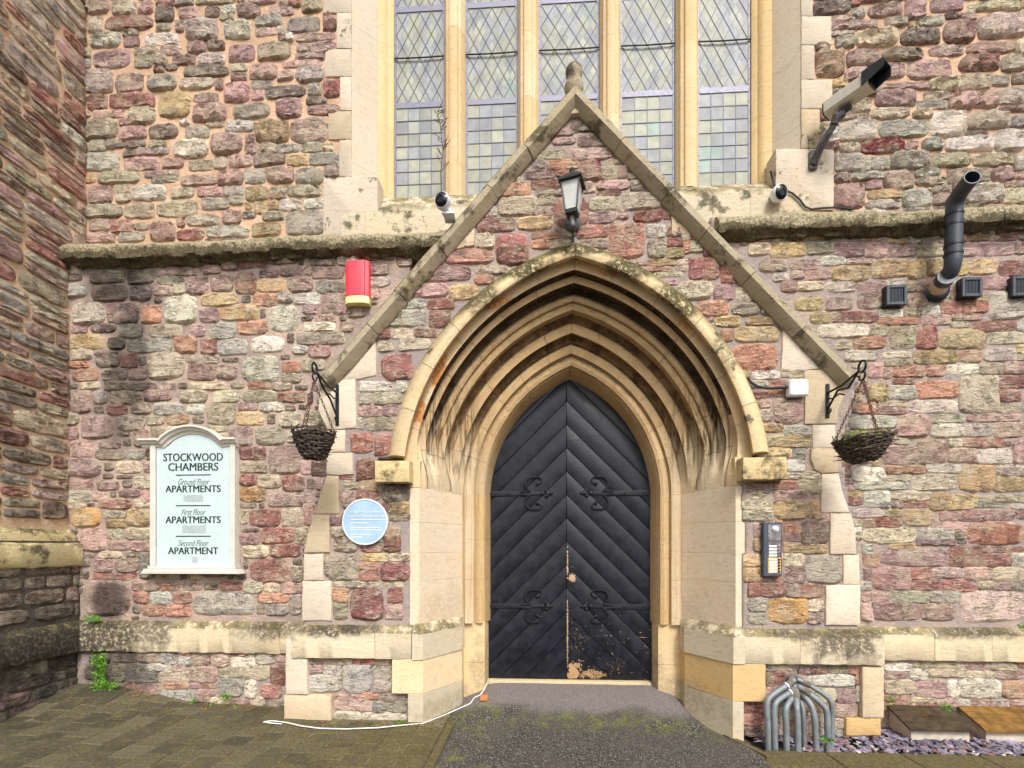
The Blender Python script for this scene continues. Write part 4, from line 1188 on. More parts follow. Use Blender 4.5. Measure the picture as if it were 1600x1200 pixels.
# jambs: dressed blocks with the plain splay, then the continuous inner mouldings
zt = ZC[20]
zb = zq + .10
def jamb_plan(sgn, Wout):
    W2, N2 = RR[CH1] - CC[CH1], PR[CH1][1]
    pts = [(Wout, 4.57), (FACE_W, 4.57), (W2, N2), (W2 + .12, N2 + .05), (Wout, 4.85)]
    return [(AX + sgn * a, n + CAMY) for a, n in pts]
zj = [ZC[10], UZ(640, 816, 4.57), UZ(640, 864, 4.57), UZ(640, 908, 4.57), zb]
for sgn, px_out in ((-1, [639, 627, 639, 630]), (1, [1161, 1176, 1161, 1168])):
    for k in range(4):
        Wo = abs(UX(px_out[k], 4.57) - AX)
        mb = MB()
        slab_xy(mb, jamb_plan(sgn, Wo), zj[k + 1] + .0006, zj[k] - .0006, .002)
        mb.build("jamb_stone", m_jamb, arch, smooth=30, color=shade([x * q for x, q in zip(CREAM, (1.02, .99, .93))], .94, 1.0))
    # springer between hood stop and splay
    mb = MB()
    Wo = abs(UX(637 if sgn < 0 else 1158, 4.57) - AX)
    ztop = UZ(640, 719, 4.57)
    mb.box((AX + sgn * FACE_W * .995, 4.573 + CAMY, ZC[10] + .0015), (AX + sgn * Wo, 4.85 + CAMY, ztop), .003)
    mb.build("springer", m_jamb, arch, smooth=30, color=lin((226, 200, 158)))
    # the block the hood mould dies on
    mb = MB()
    pa, pb = (587, 641) if sgn < 0 else (1159, 1227)
    z0, z1 = UZ(615, 754, 4.46), UZ(615, 717, 4.46)
    xa, xb = UX(pa, 4.46), UX(pb, 4.46)
    slab_xz(mb, [(xa, z0), (xb, z0), (xb, z1 - .02), (xa, z1 - .02)], 4.46 + CAMY - .03, 4.7 + CAMY, .01, .005)
    mb.build("label_stop", m_coping, arch, smooth=32, color=lin((222, 198, 150)))
    mz = [ZC[41], 1.72, 1.3, .84]
    base = [(RR[i] - CC[i], PR[i][1]) for i in range(CH1, NP)]
    for k in range(3):
        plan = base + [(base[-1][0], 5.56), (base[0][0] + .1, 5.56)]
        mb = MB()
        z1, z0 = mz[k] - .001, mz[k + 1] + .001
        zz = [z0, z0 + .004, z1 - .004, z1]
        mb.loft([[(AX + sgn * a, n + CAMY, z_) for a, n in plan] for z_ in zz])
        mb.build("moulded_jamb", m_arch, arch, smooth=38, color=lin((204, 174, 130)))
    # beneath, the mouldings stop on a plain chamfered base
    plan = [(base[0][0] + .02, base[0][1] + .03), (base[6][0] - .005, base[6][1] + .02), (base[-3][0] - .004, base[-3][1] - .02), (base[-1][0], base[-1][1]), (base[-1][0], 5.56), (base[0][0] + .1, 5.56)]
    for z0, z1 in ((.42, .84), (-.05, .42)):
        mb = MB()
        slab_xy(mb, [(AX + sgn * a, n + CAMY) for a, n in plan], z0 + .001, z1 - .001, .004)
        mb.build("jamb_base", m_jamb, arch, smooth=30, color=lin((218, 192, 148)))
    # splayed pedestal with a weathered top
    W2, N2 = RR[CH1] - CC[CH1], PR[CH1][1]
    pf = 4.478
    dv = Vector((W2 - FACE_W, N2 - 4.57)).normalized()
    nv_ = Vector((-dv.y, dv.x)) if -dv.y < 0 else Vector((dv.y, -dv.x))
    q0 = Vector((FACE_W, 4.57)) + nv_ * .095
    Wp = (q0 + dv * ((pf - q0.y) / dv.y)).x
    We = (q0 + dv * ((4.96 - q0.y) / dv.y)).x
    Wc = FACE_W + (W2 - FACE_W) * ((5.01 - 4.57) / (N2 - 4.57))
    top_in = [(Wp + .1, 4.565), (FACE_W, 4.565), (Wc, 5.005), (W2 - .02, 5.2), (W2 + .2, 5.25), (Wp + .1, 4.9)]
    out_ = [(Wp + .1, pf), (Wp, pf), (We, 4.96), (We - .0, 5.2), (W2 + .2, 5.25), (Wp + .1, 4.9)]
    zt0, zt1, zf = zq - .178, zq + .06, zq + .145
    mb = MB()
    f = lambda pl, z_: [(AX + sgn * a, n + CAMY, z_) for a, n in pl]
    mb.loft([f(out_, zt0 + .001), f(out_, zt1), f(top_in, zf)])
    mb.build("pedestal_cap", m_plinth, arch, smooth=30, color=lin((212, 198, 172)))
    wl = abs(UX(612 if sgn < 0 else 1197, pf) - AX)
    wl2 = abs(UX(637 if sgn < 0 else 1163, pf) - AX)
    zc1 = UZ(640, 1085, pf) if sgn < 0 else UZ(1160, 1097, pf)
    for z0, z1, wo, col in ((zc1, zt0, wl, lin((230, 206, 168)) if sgn < 0 else lin((212, 180, 128))), (-.2, zc1, wl2, lin((200, 188, 164)))):
        pl = [(wo, pf + .012), (Wp, pf + .012), (We + .006, 4.97), (We + .006, 5.2), (W2 + .2, 5.25), (wo, 4.9)]
        mb = MB()
        slab_xy(mb, [(AX + sgn * a, n + CAMY) for a, n in pl], z0 + .001, z1 - .001, .004)
        mb.build("pedestal_stone", m_jamb, arch, smooth=30, color=col)

# ------------------------------------------------------------------ the doors
def m_door():
    M = NT("black_gloss_paint")
    v = M.pos()
    g = M.noise(M.scaled(M.objpos(), (1, 1, 1)), 9.0, 5, .7)
    f = M.noise(v, 70.0, 4, .7)
    c = M.mix(M.ramp(g, .4, .65), lin((21, 23, 30)), lin((33, 35, 43)))
    c = M.mix(M.ramp(f, .62, .72, 0, .5), c, lin((80, 80, 86)))
    xs_, zs_ = UX(885, N_DOOR), None
    def pb(px, py, rx, ry, st=1.0):
        return pxblob(px, py, rx, ry, N_DOOR, st)
    wear = M.blobs([pb(897, 1048, 14, 21, .74), pb(926, 1053, 28, 10, .62), pb(886.5, 985, 1.8, 80, .68), pb(894, 903, 8, 9, .75), pb(886.5, 880, 1.8, 30, .7), pb(960, 1040, 30, 20, .35), pb(905, 1000, 20, 30, .35)], 22.0, 1.0)
    d = M.noise(M.scaled(v, (1.0, 1.0, 1.0)), 30.0, 3, .6)
    xyz = M.sep(v)
    near = M.math('MULTIPLY', M.ramp(xyz[0], UX(884, N_DOOR), UX(888, N_DOOR)), M.ramp(xyz[2], UZ(885, 900, N_DOOR), UZ(885, 1010, N_DOOR)))
    spots = M.math('MULTIPLY', M.ramp(d, .685, .715), near)
    scr = M.noise(M.n('ShaderNodeMapping', Vector=v, Rotation=(0, math.radians(-45), 0), Scale=(2.0, 1, 34.0)).outputs[0], 3.0, 3, .6)
    scr = M.math('MULTIPLY', M.ramp(scr, .66, .70), M.math('MULTIPLY', near, M.ramp(M.noise(v, 5.0, 2), .45, .6)))
    wv = M.math('MAXIMUM', M.math('MAXIMUM', wear, spots), M.math('MULTIPLY', scr, .8))
    wv = M.ramp(M.math('ADD', wv, M.math('MULTIPLY', M.math('SUBTRACT', M.noise(v, 55.0, 5, .8), .5), 2.0)), .52, .58)
    wood = M.mix(M.noise(M.scaled(v, (3, 3, 30)), 4.0, 4), lin((150, 112, 76)), lin((206, 174, 134)))
    c = M.mix(wv, c, wood)
    M.P(Base_Color=c, Roughness=M.math('MAXIMUM', M.ramp(g, .3, .7, .36, .55), M.math('MULTIPLY', wv, .8)))
    M.b.inputs['Specular IOR Level'].default_value = 0.32
    M.P(Normal=M.bump(M.math('SUBTRACT', M.math('ADD', M.noise(M.objpos(), 14.0, 4, .6), M.math('MULTIPLY', f, .15)), wv), .25, .008))
    return M.mat
m_paint = m_door()
m_iron = mat_plain("black_iron", lin((25, 26, 31)), .55, 0.0, .3, .3, 40, .35)
m_gap = mat_plain("dark_gap", lin((14, 14, 15)), .9, 0, .1, 0)
yD = N_DOOR + CAMY
XC = UX(885, N_DOOR)
zsill = UZ(885, 1061, N_DOOR)
cI, zI, rI = CC[-1], ZC[-1], RR[-1] + .03
def leaf_outline(sgn):
    wmax = rI - cI
    pts = [(0.003, zsill + .01), (wmax, zsill + .01), (wmax, zI)]
    pm = math.acos(cI / rI)
    pts += [(rI * math.cos(pm * k / 14) - cI, zI + rI * math.sin(pm * k / 14)) for k in range(1, 15)]
    pts[-1] = (0.003, pts[-1][1])
    return pts
def clip(poly, n, d):
    out = []
    for i in range(len(poly)):
        p, q = poly[i], poly[(i + 1) % len(poly)]
        a, b = p[0] * n[0] + p[1] * n[1] - d, q[0] * n[0] + q[1] * n[1] - d
        if a <= 0:
            out.append(p)
        if (a < 0 < b) or (b < 0 < a):
            t = a / (a - b)
            out.append((p[0] + (q[0] - p[0]) * t, p[1] + (q[1] - p[1]) * t))
    return out
def curl(sgn, cx, cz, r, a0, a1, y, n=14, shrink=.0):
    return [Vector((cx + sgn * (r - shrink * k / n) * math.cos(a0 + (a1 - a0) * k / n), y, cz + (r - shrink * k / n) * math.sin(a0 + (a1 - a0) * k / n))) for k in range(n + 1)]
pitch = UZ(885, 627, N_DOOR) - UZ(885, 663.5, N_DOOR)
for sgn in (-1, 1):
    lab = "black chevron boarded church door leaf without a keyhole, its paint mostly whole" if sgn < 0 else "black chevron boarded church door leaf with keyhole, paint flaked bare at its foot"
    door = thing("door_leaf", lab, "door", (XC + sgn * .4, yD, zsill), "pair of black church doors")
    outl = leaf_outline(sgn)
    mb = MB()
    slab_xz(mb, [(XC + sgn * a, b) for a, b in outl], yD + .012, yD + .06, .002, 0)
    mb.build("backing_board", m_gap, door)
    k0 = zsill - 1.6
    z = UZ(885, 627, N_DOOR) + pitch * 3
    r2 = math.sqrt(.5)
    while z > k0:
        p = clip(outl, (r2, r2), z * r2 - .0025)
        p = clip(p, (-r2, -r2), -((z - pitch) * r2 + .0025)) if len(p) > 2 else []
        if len(p) > 2:
            area = abs(sum(p[i][0] * p[(i + 1) % len(p)][1] - p[(i + 1) % len(p)][0] * p[i][1] for i in range(len(p)))) / 2
            if area > .004:
                mb = MB()
                slab_xz(mb, [(XC + sgn * a, b) for a, b in p], yD - .012 - random.uniform(0, .003), yD + .012, .002, 0)
                mb.build("plank", m_paint, door, smooth=30)
        z -= pitch
    for py in (771, 947):
        zz = UZ(885, py, N_DOOR)
        y = yD - .024
        W = rI - cI
        tip = .20
        mb = MB()
        h0, h1 = .032, .016
        slab_xz(mb, [(XC + sgn * (W - .01), zz - h0), (XC + sgn * (tip + .04), zz - h1), (XC + sgn * (tip + .04), zz + h1), (XC + sgn * (W - .01), zz + h0)], y, yD - .012, .003, 0)
        for s2 in (-1, 1):
            cx, cz = tip + .19, zz + s2 * .105
            pts = [Vector((XC + sgn * (tip + .30), y, zz + s2 * .012))]
            pts += [Vector((XC + sgn * (cx + .095 * math.cos(a)), y - .004, cz + s2 * .095 * math.sin(a))) for a in [math.radians(d) for d in range(-62, 215, 18)]]
            pts = [pts[0]] + [Vector((XC + sgn * (tip + .16 + .085 * math.sin(math.radians(a)) * 1.0), y - .003, zz + s2 * (.02 + .078 * (1 - math.cos(math.radians(a)))))) for a in range(20, 200, 16)]
            pts += [Vector((XC + sgn * (tip + .115 - .045 * math.sin(math.radians(a))), y - .003, zz + s2 * (.140 + .036 * math.cos(math.radians(a))))) for a in range(0, 210, 30)]
            mb.tube(pts, [.012 - .005 * k / len(pts) for k in range(len(pts))], 6)
            mb.lathe(tuple(pts[-1]), (0, -1, 0), [(.017, -.006), (.019, .004), (.012, .012), (.002, .015)], 10)
        for dx, dz, r in ((0.0, 0, .030), (-.035, 0, .02), (.015, .03, .02), (.015, -.03, .02), (.06, 0, .024)):
            mb.lathe((XC + sgn * (tip + dx), y + .008, zz + dz), (0, -1, 0), [(r, -.004), (r, .006), (r * .7, .014), (.002, .018)], 10)
        for dx in (.45, .62, W - .08):
            mb.lathe((XC + sgn * dx, y + .002, zz), (0, -1, 0), [(.012, 0), (.011, .006), (.004, .011), (.001, .012)], 8)
        mb.build("hinge_strap", m_iron, door, smooth=40)
    if sgn > 0:
        c = U(893, 889, N_DOOR)
        mb = MB()
        mb.lathe((c.x, yD - .012, c.z), (0, -1, 0), [(.034, 0), (.034, .008), (.024, .012), (.016, .012), (.014, .002)], 18)
        mb.build("lock_ring", m_iron, door, smooth=40)
mb = MB()
mb.box((UX(755, N_DOOR), N_DOOR - .09 + CAMY, zsill - .2), (UX(1015, N_DOOR), N_DOOR + .12 + CAMY, zsill - .004), .006)
mb.build("door_sill", m_jamb, arch, smooth=30, color=lin((206, 186, 150)))
mb = MB()
mb.box((AX - 1.3, 5.57 + CAMY, -.1), (AX + 1.3, 5.6 + CAMY, 4.2))
mb.build("reveal_back", m_gap, arch)
# ------------------------------------------------------------------ the tall leaded window
win = thing("church_window", "tall leaded window of five lights with golden stone mullions, rising behind the porch gable", "window", (UX(897, N_GLASS), .5, 5.5))
m_gold = mat_ashlar("mullion_stone", moss=.05)
m_lead = mat_plain("lead_came", lin((112, 112, 124)), .55, .3, .2, .1, 60)
m_leadb = mat_plain("lead_border", lin((124, 122, 138)), .5, .2, .15, .1, 60)
def m_pane():
    M = NT("old_window_glass")
    col = M.oi().outputs['Color']
    g = M.noise(M.objpos(), 9.0, 3, .5)
    c = M.mix(M.ramp(g, .35, .7), M.mix(1.0, col, (.88,) * 3, 'MULTIPLY'), M.mix(1.0, col, (1.08,) * 3, 'MULTIPLY'))
    M.P(Base_Color=c, Roughness=.5)
    M.b.inputs['Specular IOR Level'].default_value = .2
    M.P(Normal=M.bump(M.noise(M.objpos(), 22.0, 2, .5), .25, .01))
    return M.mat
m_glass = m_pane()
yG = N_GLASS + CAMY
ZB, ZT1, ZBAR, ZT2, ZTOP = 5.535, 6.585, 7.10, 7.66, 8.45
lights = [(615, 697), (726, 811), (840, 938), (967, 1056), (1087, 1174)]
LX = [(UX(a, N_GLASS), UX(b, N_GLASS)) for a, b in lights]
rw = random.Random(77)
def pane_tint():
    k = rw.random()
    c = (166, 166, 148) if k < .36 else (152, 153, 154) if k < .72 else (160, 161, 150) if k < .97 else (150, 166, 156)
    b = rw.uniform(.93, 1.05)
    return lin([min(245, x * b) for x in c])
def seen(x, z):
    """not hidden behind the porch gable"""
    px = 800 + FPX * (x / (yG - CAMY)) * 1.0
    s = (yG - CAMY) / 1.0
    dx = x
    # project
    ex = dx * CT + (yG - CAMY) * ST
    ey = -dx * ST + (yG - CAMY) * CT
    px = 800 + FPX * ex / ey
    py = HOR - FPX * (z - EYE) / ey
    return py > -14 and (abs(px - 898) * 1.09 > (py - 128))
def put_pane(parent, poly, extra):
    cx = sum(p[0] for p in poly) / len(poly)
    cz = sum(p[1] for p in poly) / len(poly)
    if not any(seen(*p) for p in poly):
        extra.append(poly)
        return
    if cz > 7.95:
        extra.append(poly)
        return
    mb = MB()
    t = rw.uniform(-.010, .010)
    t2 = rw.uniform(-.012, .012)
    fr = [(a, yG + (a - cx) * t + (b - cz) * t2, b) for a, b in poly]
    bk = [(a, yG + .008, b) for a, b in poly]
    mb.loft([bk, fr])
    mb.build("pane", m_glass, parent, color=pane_tint())
npane = 0
for (xa, xb) in LX:
    fr = MB()
    bw = .034
    # leaded border bands
    for z0, z1 in ((ZB, ZTOP),):
        fr.box((xa + .006, yG - .008, z0), (xa + bw, yG + .01, z1))
        fr.box((xb - bw, yG - .008, z0), (xb - .006, yG + .01, z1))
    for zc in (ZT1, ZT2):
        fr.box((xa + bw + .001, yG - .009, zc - .03), (xb - bw - .001, yG + .01, zc + .03))
    fr.box((xa + bw + .001, yG - .008, ZB), (xb - bw - .001, yG + .01, ZB + .022))
    panel = fr.build("leaded_light", m_leadb, win)
    ld = MB()
    def bar(p, q, w_=.0036, mb=ld, y=yG - .006):
        d = Vector((q[0] - p[0], q[1] - p[1])).normalized()
        n = Vector((-d.y, d.x)) * w_
        ring = lambda yy: [(p[0] + n.x, yy, p[1] + n.y), (q[0] + n.x, yy, q[1] + n.y), (q[0] - n.x, yy, q[1] - n.y), (p[0] - n.x, yy, p[1] - n.y)]
        mb.loft([ring(y), ring(yG + .009)])
    x0, x1 = xa + bw, xb - bw
    # ticks of the border's short glass strips
    for side_ in (xa + .006, xb - bw):
        z = ZB
        while z < ZTOP:
            bar((side_, z), (side_ + bw - .006, z), .0035, y=yG - .0095)
            z += .115
    extra = []
    nc = 4
    wq = (x1 - x0) / nc
    # squares below
    z0, z1 = ZB + .022, ZT1 - .03
    nr = max(1, round((z1 - z0) / .142))
    hq = (z1 - z0) / nr
    for i in range(nc):
        for j in range(nr):
            put_pane(panel, [(x0 + i * wq, z0 + j * hq), (x0 + (i + 1) * wq, z0 + j * hq), (x0 + (i + 1) * wq, z0 + (j + 1) * hq), (x0 + i * wq, z0 + (j + 1) * hq)], extra)
    for i in range(1, nc):
        bar((x0 + i * wq, z0), (x0 + i * wq, z1))
    for j in range(1, nr):
        bar((x0, z0 + j * hq), (x1, z0 + j * hq))
    # diamonds above, in two tiers
    for z0, z1, nd in ((ZT1 + .03, ZT2 - .03, 4), (ZT2 + .03, ZTOP, 3)):
        hd = (z1 - z0) / nd
        box = [(x0, z0), (x1, z0), (x1, z1), (x0, z1)]
        for j in range(-1, 2 * nd + 1):
            for i in range(-1, nc + 1):
                cx, cz = x0 + (i + (.5 if j % 2 else 0)) * wq + wq / 2 - wq / 2, z0 + j * hd / 2
                d = [(cx, cz - hd / 2), (cx + wq / 2, cz), (cx, cz + hd / 2), (cx - wq / 2, cz)]
                for n_, dd in (((1, 0), x1), ((-1, 0), -x0), ((0, 1), z1), ((0, -1), -z0)):
                    d = clip(d, n_, dd) if len(d) > 2 else []
                if len(d) > 2:
                    put_pane(panel, d, extra)
        for k in range(-2 * nd, nc + 1):
            for s_ in (1, -1):
                # lines of slope hd/wq, clipped to the tier
                a0 = x0 + k * wq if s_ > 0 else x1 - k * wq
                t0, t1 = 0.0, float(nd)
                xs0 = a0 + s_ * 0
                lo, hi = 0.0, float(nd)
                if s_ > 0:
                    lo = max(lo, (x0 - a0) / wq)
                    hi = min(hi, (x1 - a0) / wq)
                else:
                    lo = max(lo, (a0 - x1) / wq)
                    hi = min(hi, (a0 - x0) / wq)
                if hi - lo > .02:
                    bar((a0 + s_ * wq * lo, z0 + hd * lo), (a0 + s_ * wq * hi, z0 + hd * hi), .003)
    ld.build("lead_came", m_lead, panel)
    if extra:
        mb = MB()
        for poly in extra:
            mb.loft([[(a, yG + .008, b) for a, b in poly], [(a, yG, b) for a, b in poly]])
        mb.build("farther_panes", m_glass, panel, color=lin((198, 200, 186)), kind='stuff')
    mb = MB()
    mb.tube([(xa - .01, yG - .022, ZBAR + .004), ((xa + xb) / 2, yG - .024, ZBAR - .004), (xb + .01, yG - .022, ZBAR + .003)], .008, 6)
    mb.build("saddle_bar", m_iron, win, smooth=True)
# dark sheet behind the panes so that nothing shows between them
mb = MB()
mb.box((LX[0][0] - .1, yG + .02, ZB - .1), (LX[-1][1] + .1, yG + .05, 8.5))
mb.build("window_backing", m_gap, win)

# mullions with a rolled front
def mull_plan(xa, xb, yf):
    w_, c = (xb - xa), (xa + xb) / 2
    P_ = [(-.5, .20), (-.5, .11), (-.40, .085), (-.36, .05), (-.22, .035), (-.19, .012), (-.1, .002), (0, 0), (.1, .002), (.19, .012), (.22, .035), (.36, .05), (.40, .085), (.5, .11), (.5, .20)]
    return [(c + a * w_, yf + b) for a, b in P_]
gold = [lin((220, 194, 154)), lin((214, 186, 142)), lin((222, 200, 162)), lin((218, 192, 152))]
for i in range(4):
    xa, xb = LX[i][1] - .012, LX[i + 1][0] + .012
    zz = [ZB - .08, 6.3 + .2 * (i % 2), 7.3 - .1 * i, 8.5]
    for k in range(3):
        mb = MB()
        plan = mull_plan(xa, xb, yG - .15)
        mb.loft([[(a, b, z_) for a, b in plan] for z_ in (zz[k] + .001, zz[k] + .004, zz[k + 1] - .004, zz[k + 1] - .001)])
        mb.build("mullion", m_gold, win, smooth=45, color=shade(gold[(i + k) % 4], .92, 1.05))
# moulded and splayed jambs, then the quoins that tooth into the rubble
def jamb(sgn, gx, pts, zs, quoins, colr):
    yU = N_UP + CAMY
    for k in range(len(zs) - 1):
        mb = MB()
        mb.loft([[(a, b, z_) for a, b in pts] for z_ in (zs[k] + .001, zs[k + 1] - .001)])
        mb.build("window_jamb", m_gold, win, smooth=45, color=shade(colr, .80, .9))
yU = N_UP + CAMY
gl = LX[0][0] + .012
x1_, x2_, x3_ = UX(590, 5.30), UX(587, 5.29), UX(547, 5.085)
jamb(-1, gl, [(gl, yG + .05), (gl, yG - .03), (gl - .03, yG - .055), (gl - .06, yG - .06), (gl - .08, yG - .10), (gl - .12, yG - .115), (x1_, yG - .12), (x1_ - .05, yG - .12), (x1_ - .05, yG + .05)],
     [ZB - .08, 6.3, 7.1, 8.5], None, lin((234, 206, 158)))
jamb(-1, gl, [(x1_ - .0, yG - .123), (x3_ + .02, yU + .0), (x3_ + .0, yU - .012), (x3_ - .05, yU - .012), (x3_ - .05, yG)],
     [4.98, 5.72, 6.5, 7.2, 7.75, 8.5], None, CREAM)
for (px0, px1, py0, py1) in ((505, 549, -30, 20), (526, 549, 20, 76), (508, 549, 76, 120), (531, 549, 120, 173), (513, 549, 173, 218), (530, 549, 218, 276), (505, 590, 276, 372)):
    N = 5.084
    mb = MB()
    slab_xz(mb, pxpoly([(px0, py1 - .4), (px1, py1 - .4), (px1, py0 + .4), (px0, py0 + .4)], N), N + CAMY - random.uniform(0, .004), N + CAMY + .2, .008, .006)
    mb.build("quoin", m_ash_clean, win, smooth=35, color=tuple(c * .9 for c in cream()))
gr = LX[-1][1] - .012
x1_, x3_ = UX(1207, 5.30), UX(1254, 5.085)
jamb(1, gr, [(gr, yG + .05), (gr, yG - .03), (gr + .03, yG - .055), (gr + .05, yG - .06), (gr + .07, yG - .10), (gr + .11, yG - .115), (x1_, yG - .12), (x1_ + .05, yG - .12), (x1_ + .05, yG + .05)],
     [ZB - .05, 6.2, 7.3, 8.5], None, lin((232, 202, 150)))
jamb(1, gr, [(x1_, yG - .123), (x3_ - .02, yU), (x3_, yU - .012), (x3_ + .05, yU - .012), (x3_ + .05, yG)],
     [5.05, 5.9, 6.6, 7.4, 8.5], None, CREAM2)
for (px0, px1, py0, py1) in ((1252, 1270, -30, 25), (1252, 1299, 25, 70), (1252, 1273, 70, 124), (1252, 1301, 124, 170), (1252, 1281, 170, 232), (1212, 1303, 232, 328)):
    N = 5.084
    mb = MB()
    slab_xz(mb, pxpoly([(px0, py1 - .4), (px1, py1 - .4), (px1, py0 + .4), (px0, py0 + .4)], N), N + CAMY - random.uniform(0, .004), N + CAMY + .2, .008, .006)
    mb.build("quoin", m_ash_clean, win, smooth=35, color=tuple(c * .9 for c in cream()))
# sloping sill stones
sill_x = [UX(535, 5.1), UX(572, 5.1), UX(643, 5.1), UX(740, 5.1), UX(1040, 5.1), UX(1112, 5.1), UX(1170, 5.1), UX(1262, 5.1)]
m_sill = mat_ashlar("sill_stone", moss=.75, soot=.35)
for k in range(len(sill_x) - 1):
    a, b = sill_x[k] + .0015, sill_x[k + 1] - .0015
    m = max(2, int((b - a) / .08))
    up = .0 if k < 3 else .04
    prof = [(yG + .05, ZB + .02), (yG - .04, ZB - .015), (yG - .12, ZB - .06), (yU - .01, 5.22 + up), (yU - .03, 5.14 + up), (yU - .03, 4.72 + up), (yG + .05, 4.72 + up)]
    mb = MB()
    mb.loft([[(a + (b - a) * i / m, y + .006 * mnoise.noise(((a + (b - a) * i / m) * 8, y * 9, z_ * 9)), z_ + .006 * mnoise.noise(((a + (b - a) * i / m) * 8, y * 9 + 4, z_ * 9))) for y, z_ in prof] for i in range(m + 1)])
    mb.build("sill_stone", m_sill, win, smooth=40, color=shade(lin((206, 192, 166)), .9, 1.05))
# ------------------------------------------------------------------ the ground
def hz(x, y):
    """height of the ground"""
    N = y - CAMY
    h = 0.0
    t = sst(4.40, 5.45, N) * sst(-1.0, -.45, x) * sst(1.75, 1.25, x)
    h += .20 * t
    h += -.085 * sst(.9, 1.7, x) * (1 - t) - .06 * sst(1.80, 1.95, x)
    h += .14 * sst(-3.4, -4.6, x) * sst(4.1, 4.9, N) + .05 * sst(-2.2, -4.4, x)
    return h
def axis(lo, hi, step, far):
    a = [lo + i * step for i in range(int((hi - lo) / step) + 1)]
    return [lo - f for f in reversed(far)] + a + [hi + f for f in far]
gx = axis(-5.4, 6.2, .06, [.4, 1.5, 4, 10, 30, 80, 200])
gy = axis(-3.2, 1.0, .06, [.4, 1.5, 4, 10, 30, 80, 200])
mb = MB()
nx = len(gx)
vs = [(x, y, hz(x, y) + (.004 * mnoise.noise((x * 4, y * 4, 2.0)) if -5.4 <= x <= 6.2 else 0)) for y in gy for x in gx]
mb.add(vs, [(j * nx + i, j * nx + i + 1, (j + 1) * nx + i + 1, (j + 1) * nx + i) for j in range(len(gy) - 1) for i in range(nx - 1)])
def m_asphalt():
    M = NT("old_asphalt")
    v = M.pos()
    ag = M.n('ShaderNodeTexVoronoi', Vector=v, Scale=150.0)
    spk = M.sep(ag.outputs['Color'])[0]
    c = M.mix(M.ramp(spk, .5, 1.0), lin((54, 51, 47)), lin((124, 118, 110)))
    c = M.mix(M.ramp(spk, .93, .97, 0, .9), c, lin((178, 172, 160)))
    big = M.noise(v, 1.6, 5, .65)
    c = M.mix(M.ramp(big, .4, .62, 0, .5), c, lin((92, 84, 78)))
    xyz = M.sep(v)
    d = M.math('ADD', xyz[1], M.math('MULTIPLY', M.math('SUBTRACT', M.noise(v, 2.5, 4, .6), .5), .5))
    fine = M.noise(v, 80.0, 4, .7)
    apron = M.mix(M.ramp(fine, .4, .65), lin((104, 96, 94)), lin((140, 130, 126)))
    c = M.mix(M.math('MULTIPLY', M.ramp(d, -.2, .0), M.ramp(xyz[2], -.05, .05)), c, apron)
    wet = M.blobs2 = M.noise(v, 3.0, 4, .6)
    # moss in a band before the threshold and along the left edge
    mz = M.noise(v, 5.0, 6, .75)
    band = M.math('MULTIPLY', M.ramp(d, -.58, -.34), M.ramp(d, -.05, -.2))
    left = M.ramp(xyz[0], -.1, -.75)
    m = M.math('MAXIMUM', M.math('MULTIPLY', band, M.ramp(mz, .42, .60)), M.math('MULTIPLY', left, M.ramp(mz, .50, .62)))
    m = M.math('MULTIPLY', m, M.ramp(M.noise(v, 60.0, 3, .7), .38, .55))
    c = M.mix(M.math('MULTIPLY', m, .85), c, M.mix(M.ramp(mz, .45, .7), lin((86, 90, 44)), lin((134, 134, 62))))
    M.P(Base_Color=c, Roughness=.9)
    M.b.inputs['Specular IOR Level'].default_value = .25
    M.P(Normal=M.bump(M.math('ADD', M.math('MULTIPLY', ag.outputs['Distance'], 1.2), M.math('MULTIPLY', fine, .5)), .8, .006))
    return M.mat
mb.build("ground", m_asphalt(), None, smooth='all', kind='structure')

# concrete pavers on the left
pav = bpy.data.objects.new("pavement", None)
COL.objects.link(pav)
pav['kind'] = 'structure'
pav.location = (-2.7, -.6, 0)
def m_paver():
    M = NT("mossy_paver")
    v = M.pos()
    col = M.oi().outputs['Color']
    a = M.noise(v, 7.0, 6, .72)
    f = M.noise(v, 55.0, 5, .75)
    c = M.mix(M.ramp(f, .35, .65), M.mix(1.0, col, (.6,) * 3, 'MULTIPLY'), M.mix(1.0, col, (1.3,) * 3, 'MULTIPLY'))
    xyz = M.sep(v)
    g = M.math('ADD', M.ramp(xyz[0], -2.6, -1.0, 0, .16), a)
    c = M.mix(M.ramp(g, .46, .64, 0, .8), c, M.mix(M.ramp(f, .4, .6), lin((74, 68, 42)), lin((112, 100, 62))))
    c = M.mix(M.ramp(M.noise(v, 38.0, 3, .6), .68, .74, 0, .8), c, lin((170, 162, 146)))
    M.P(Base_Color=c, Roughness=.88)
    M.b.inputs['Specular IOR Level'].default_value = .3
    M.P(Normal=M.bump(M.math('ADD', f, M.math('MULTIPLY', a, .6)), .7, .008))
    return M.mat
m_pav = m_paver()
m_moss = mat_plain("moss_joint", lin((112, 103, 78)), .95, 0, .5, .5, 40, .2)
pvx0, pvx1 = -4.75, -.86
rp = random.Random(8)
PVW, PVL = .222, .205
cols = int((pvx1 - pvx0) / PVW)
pm = {}
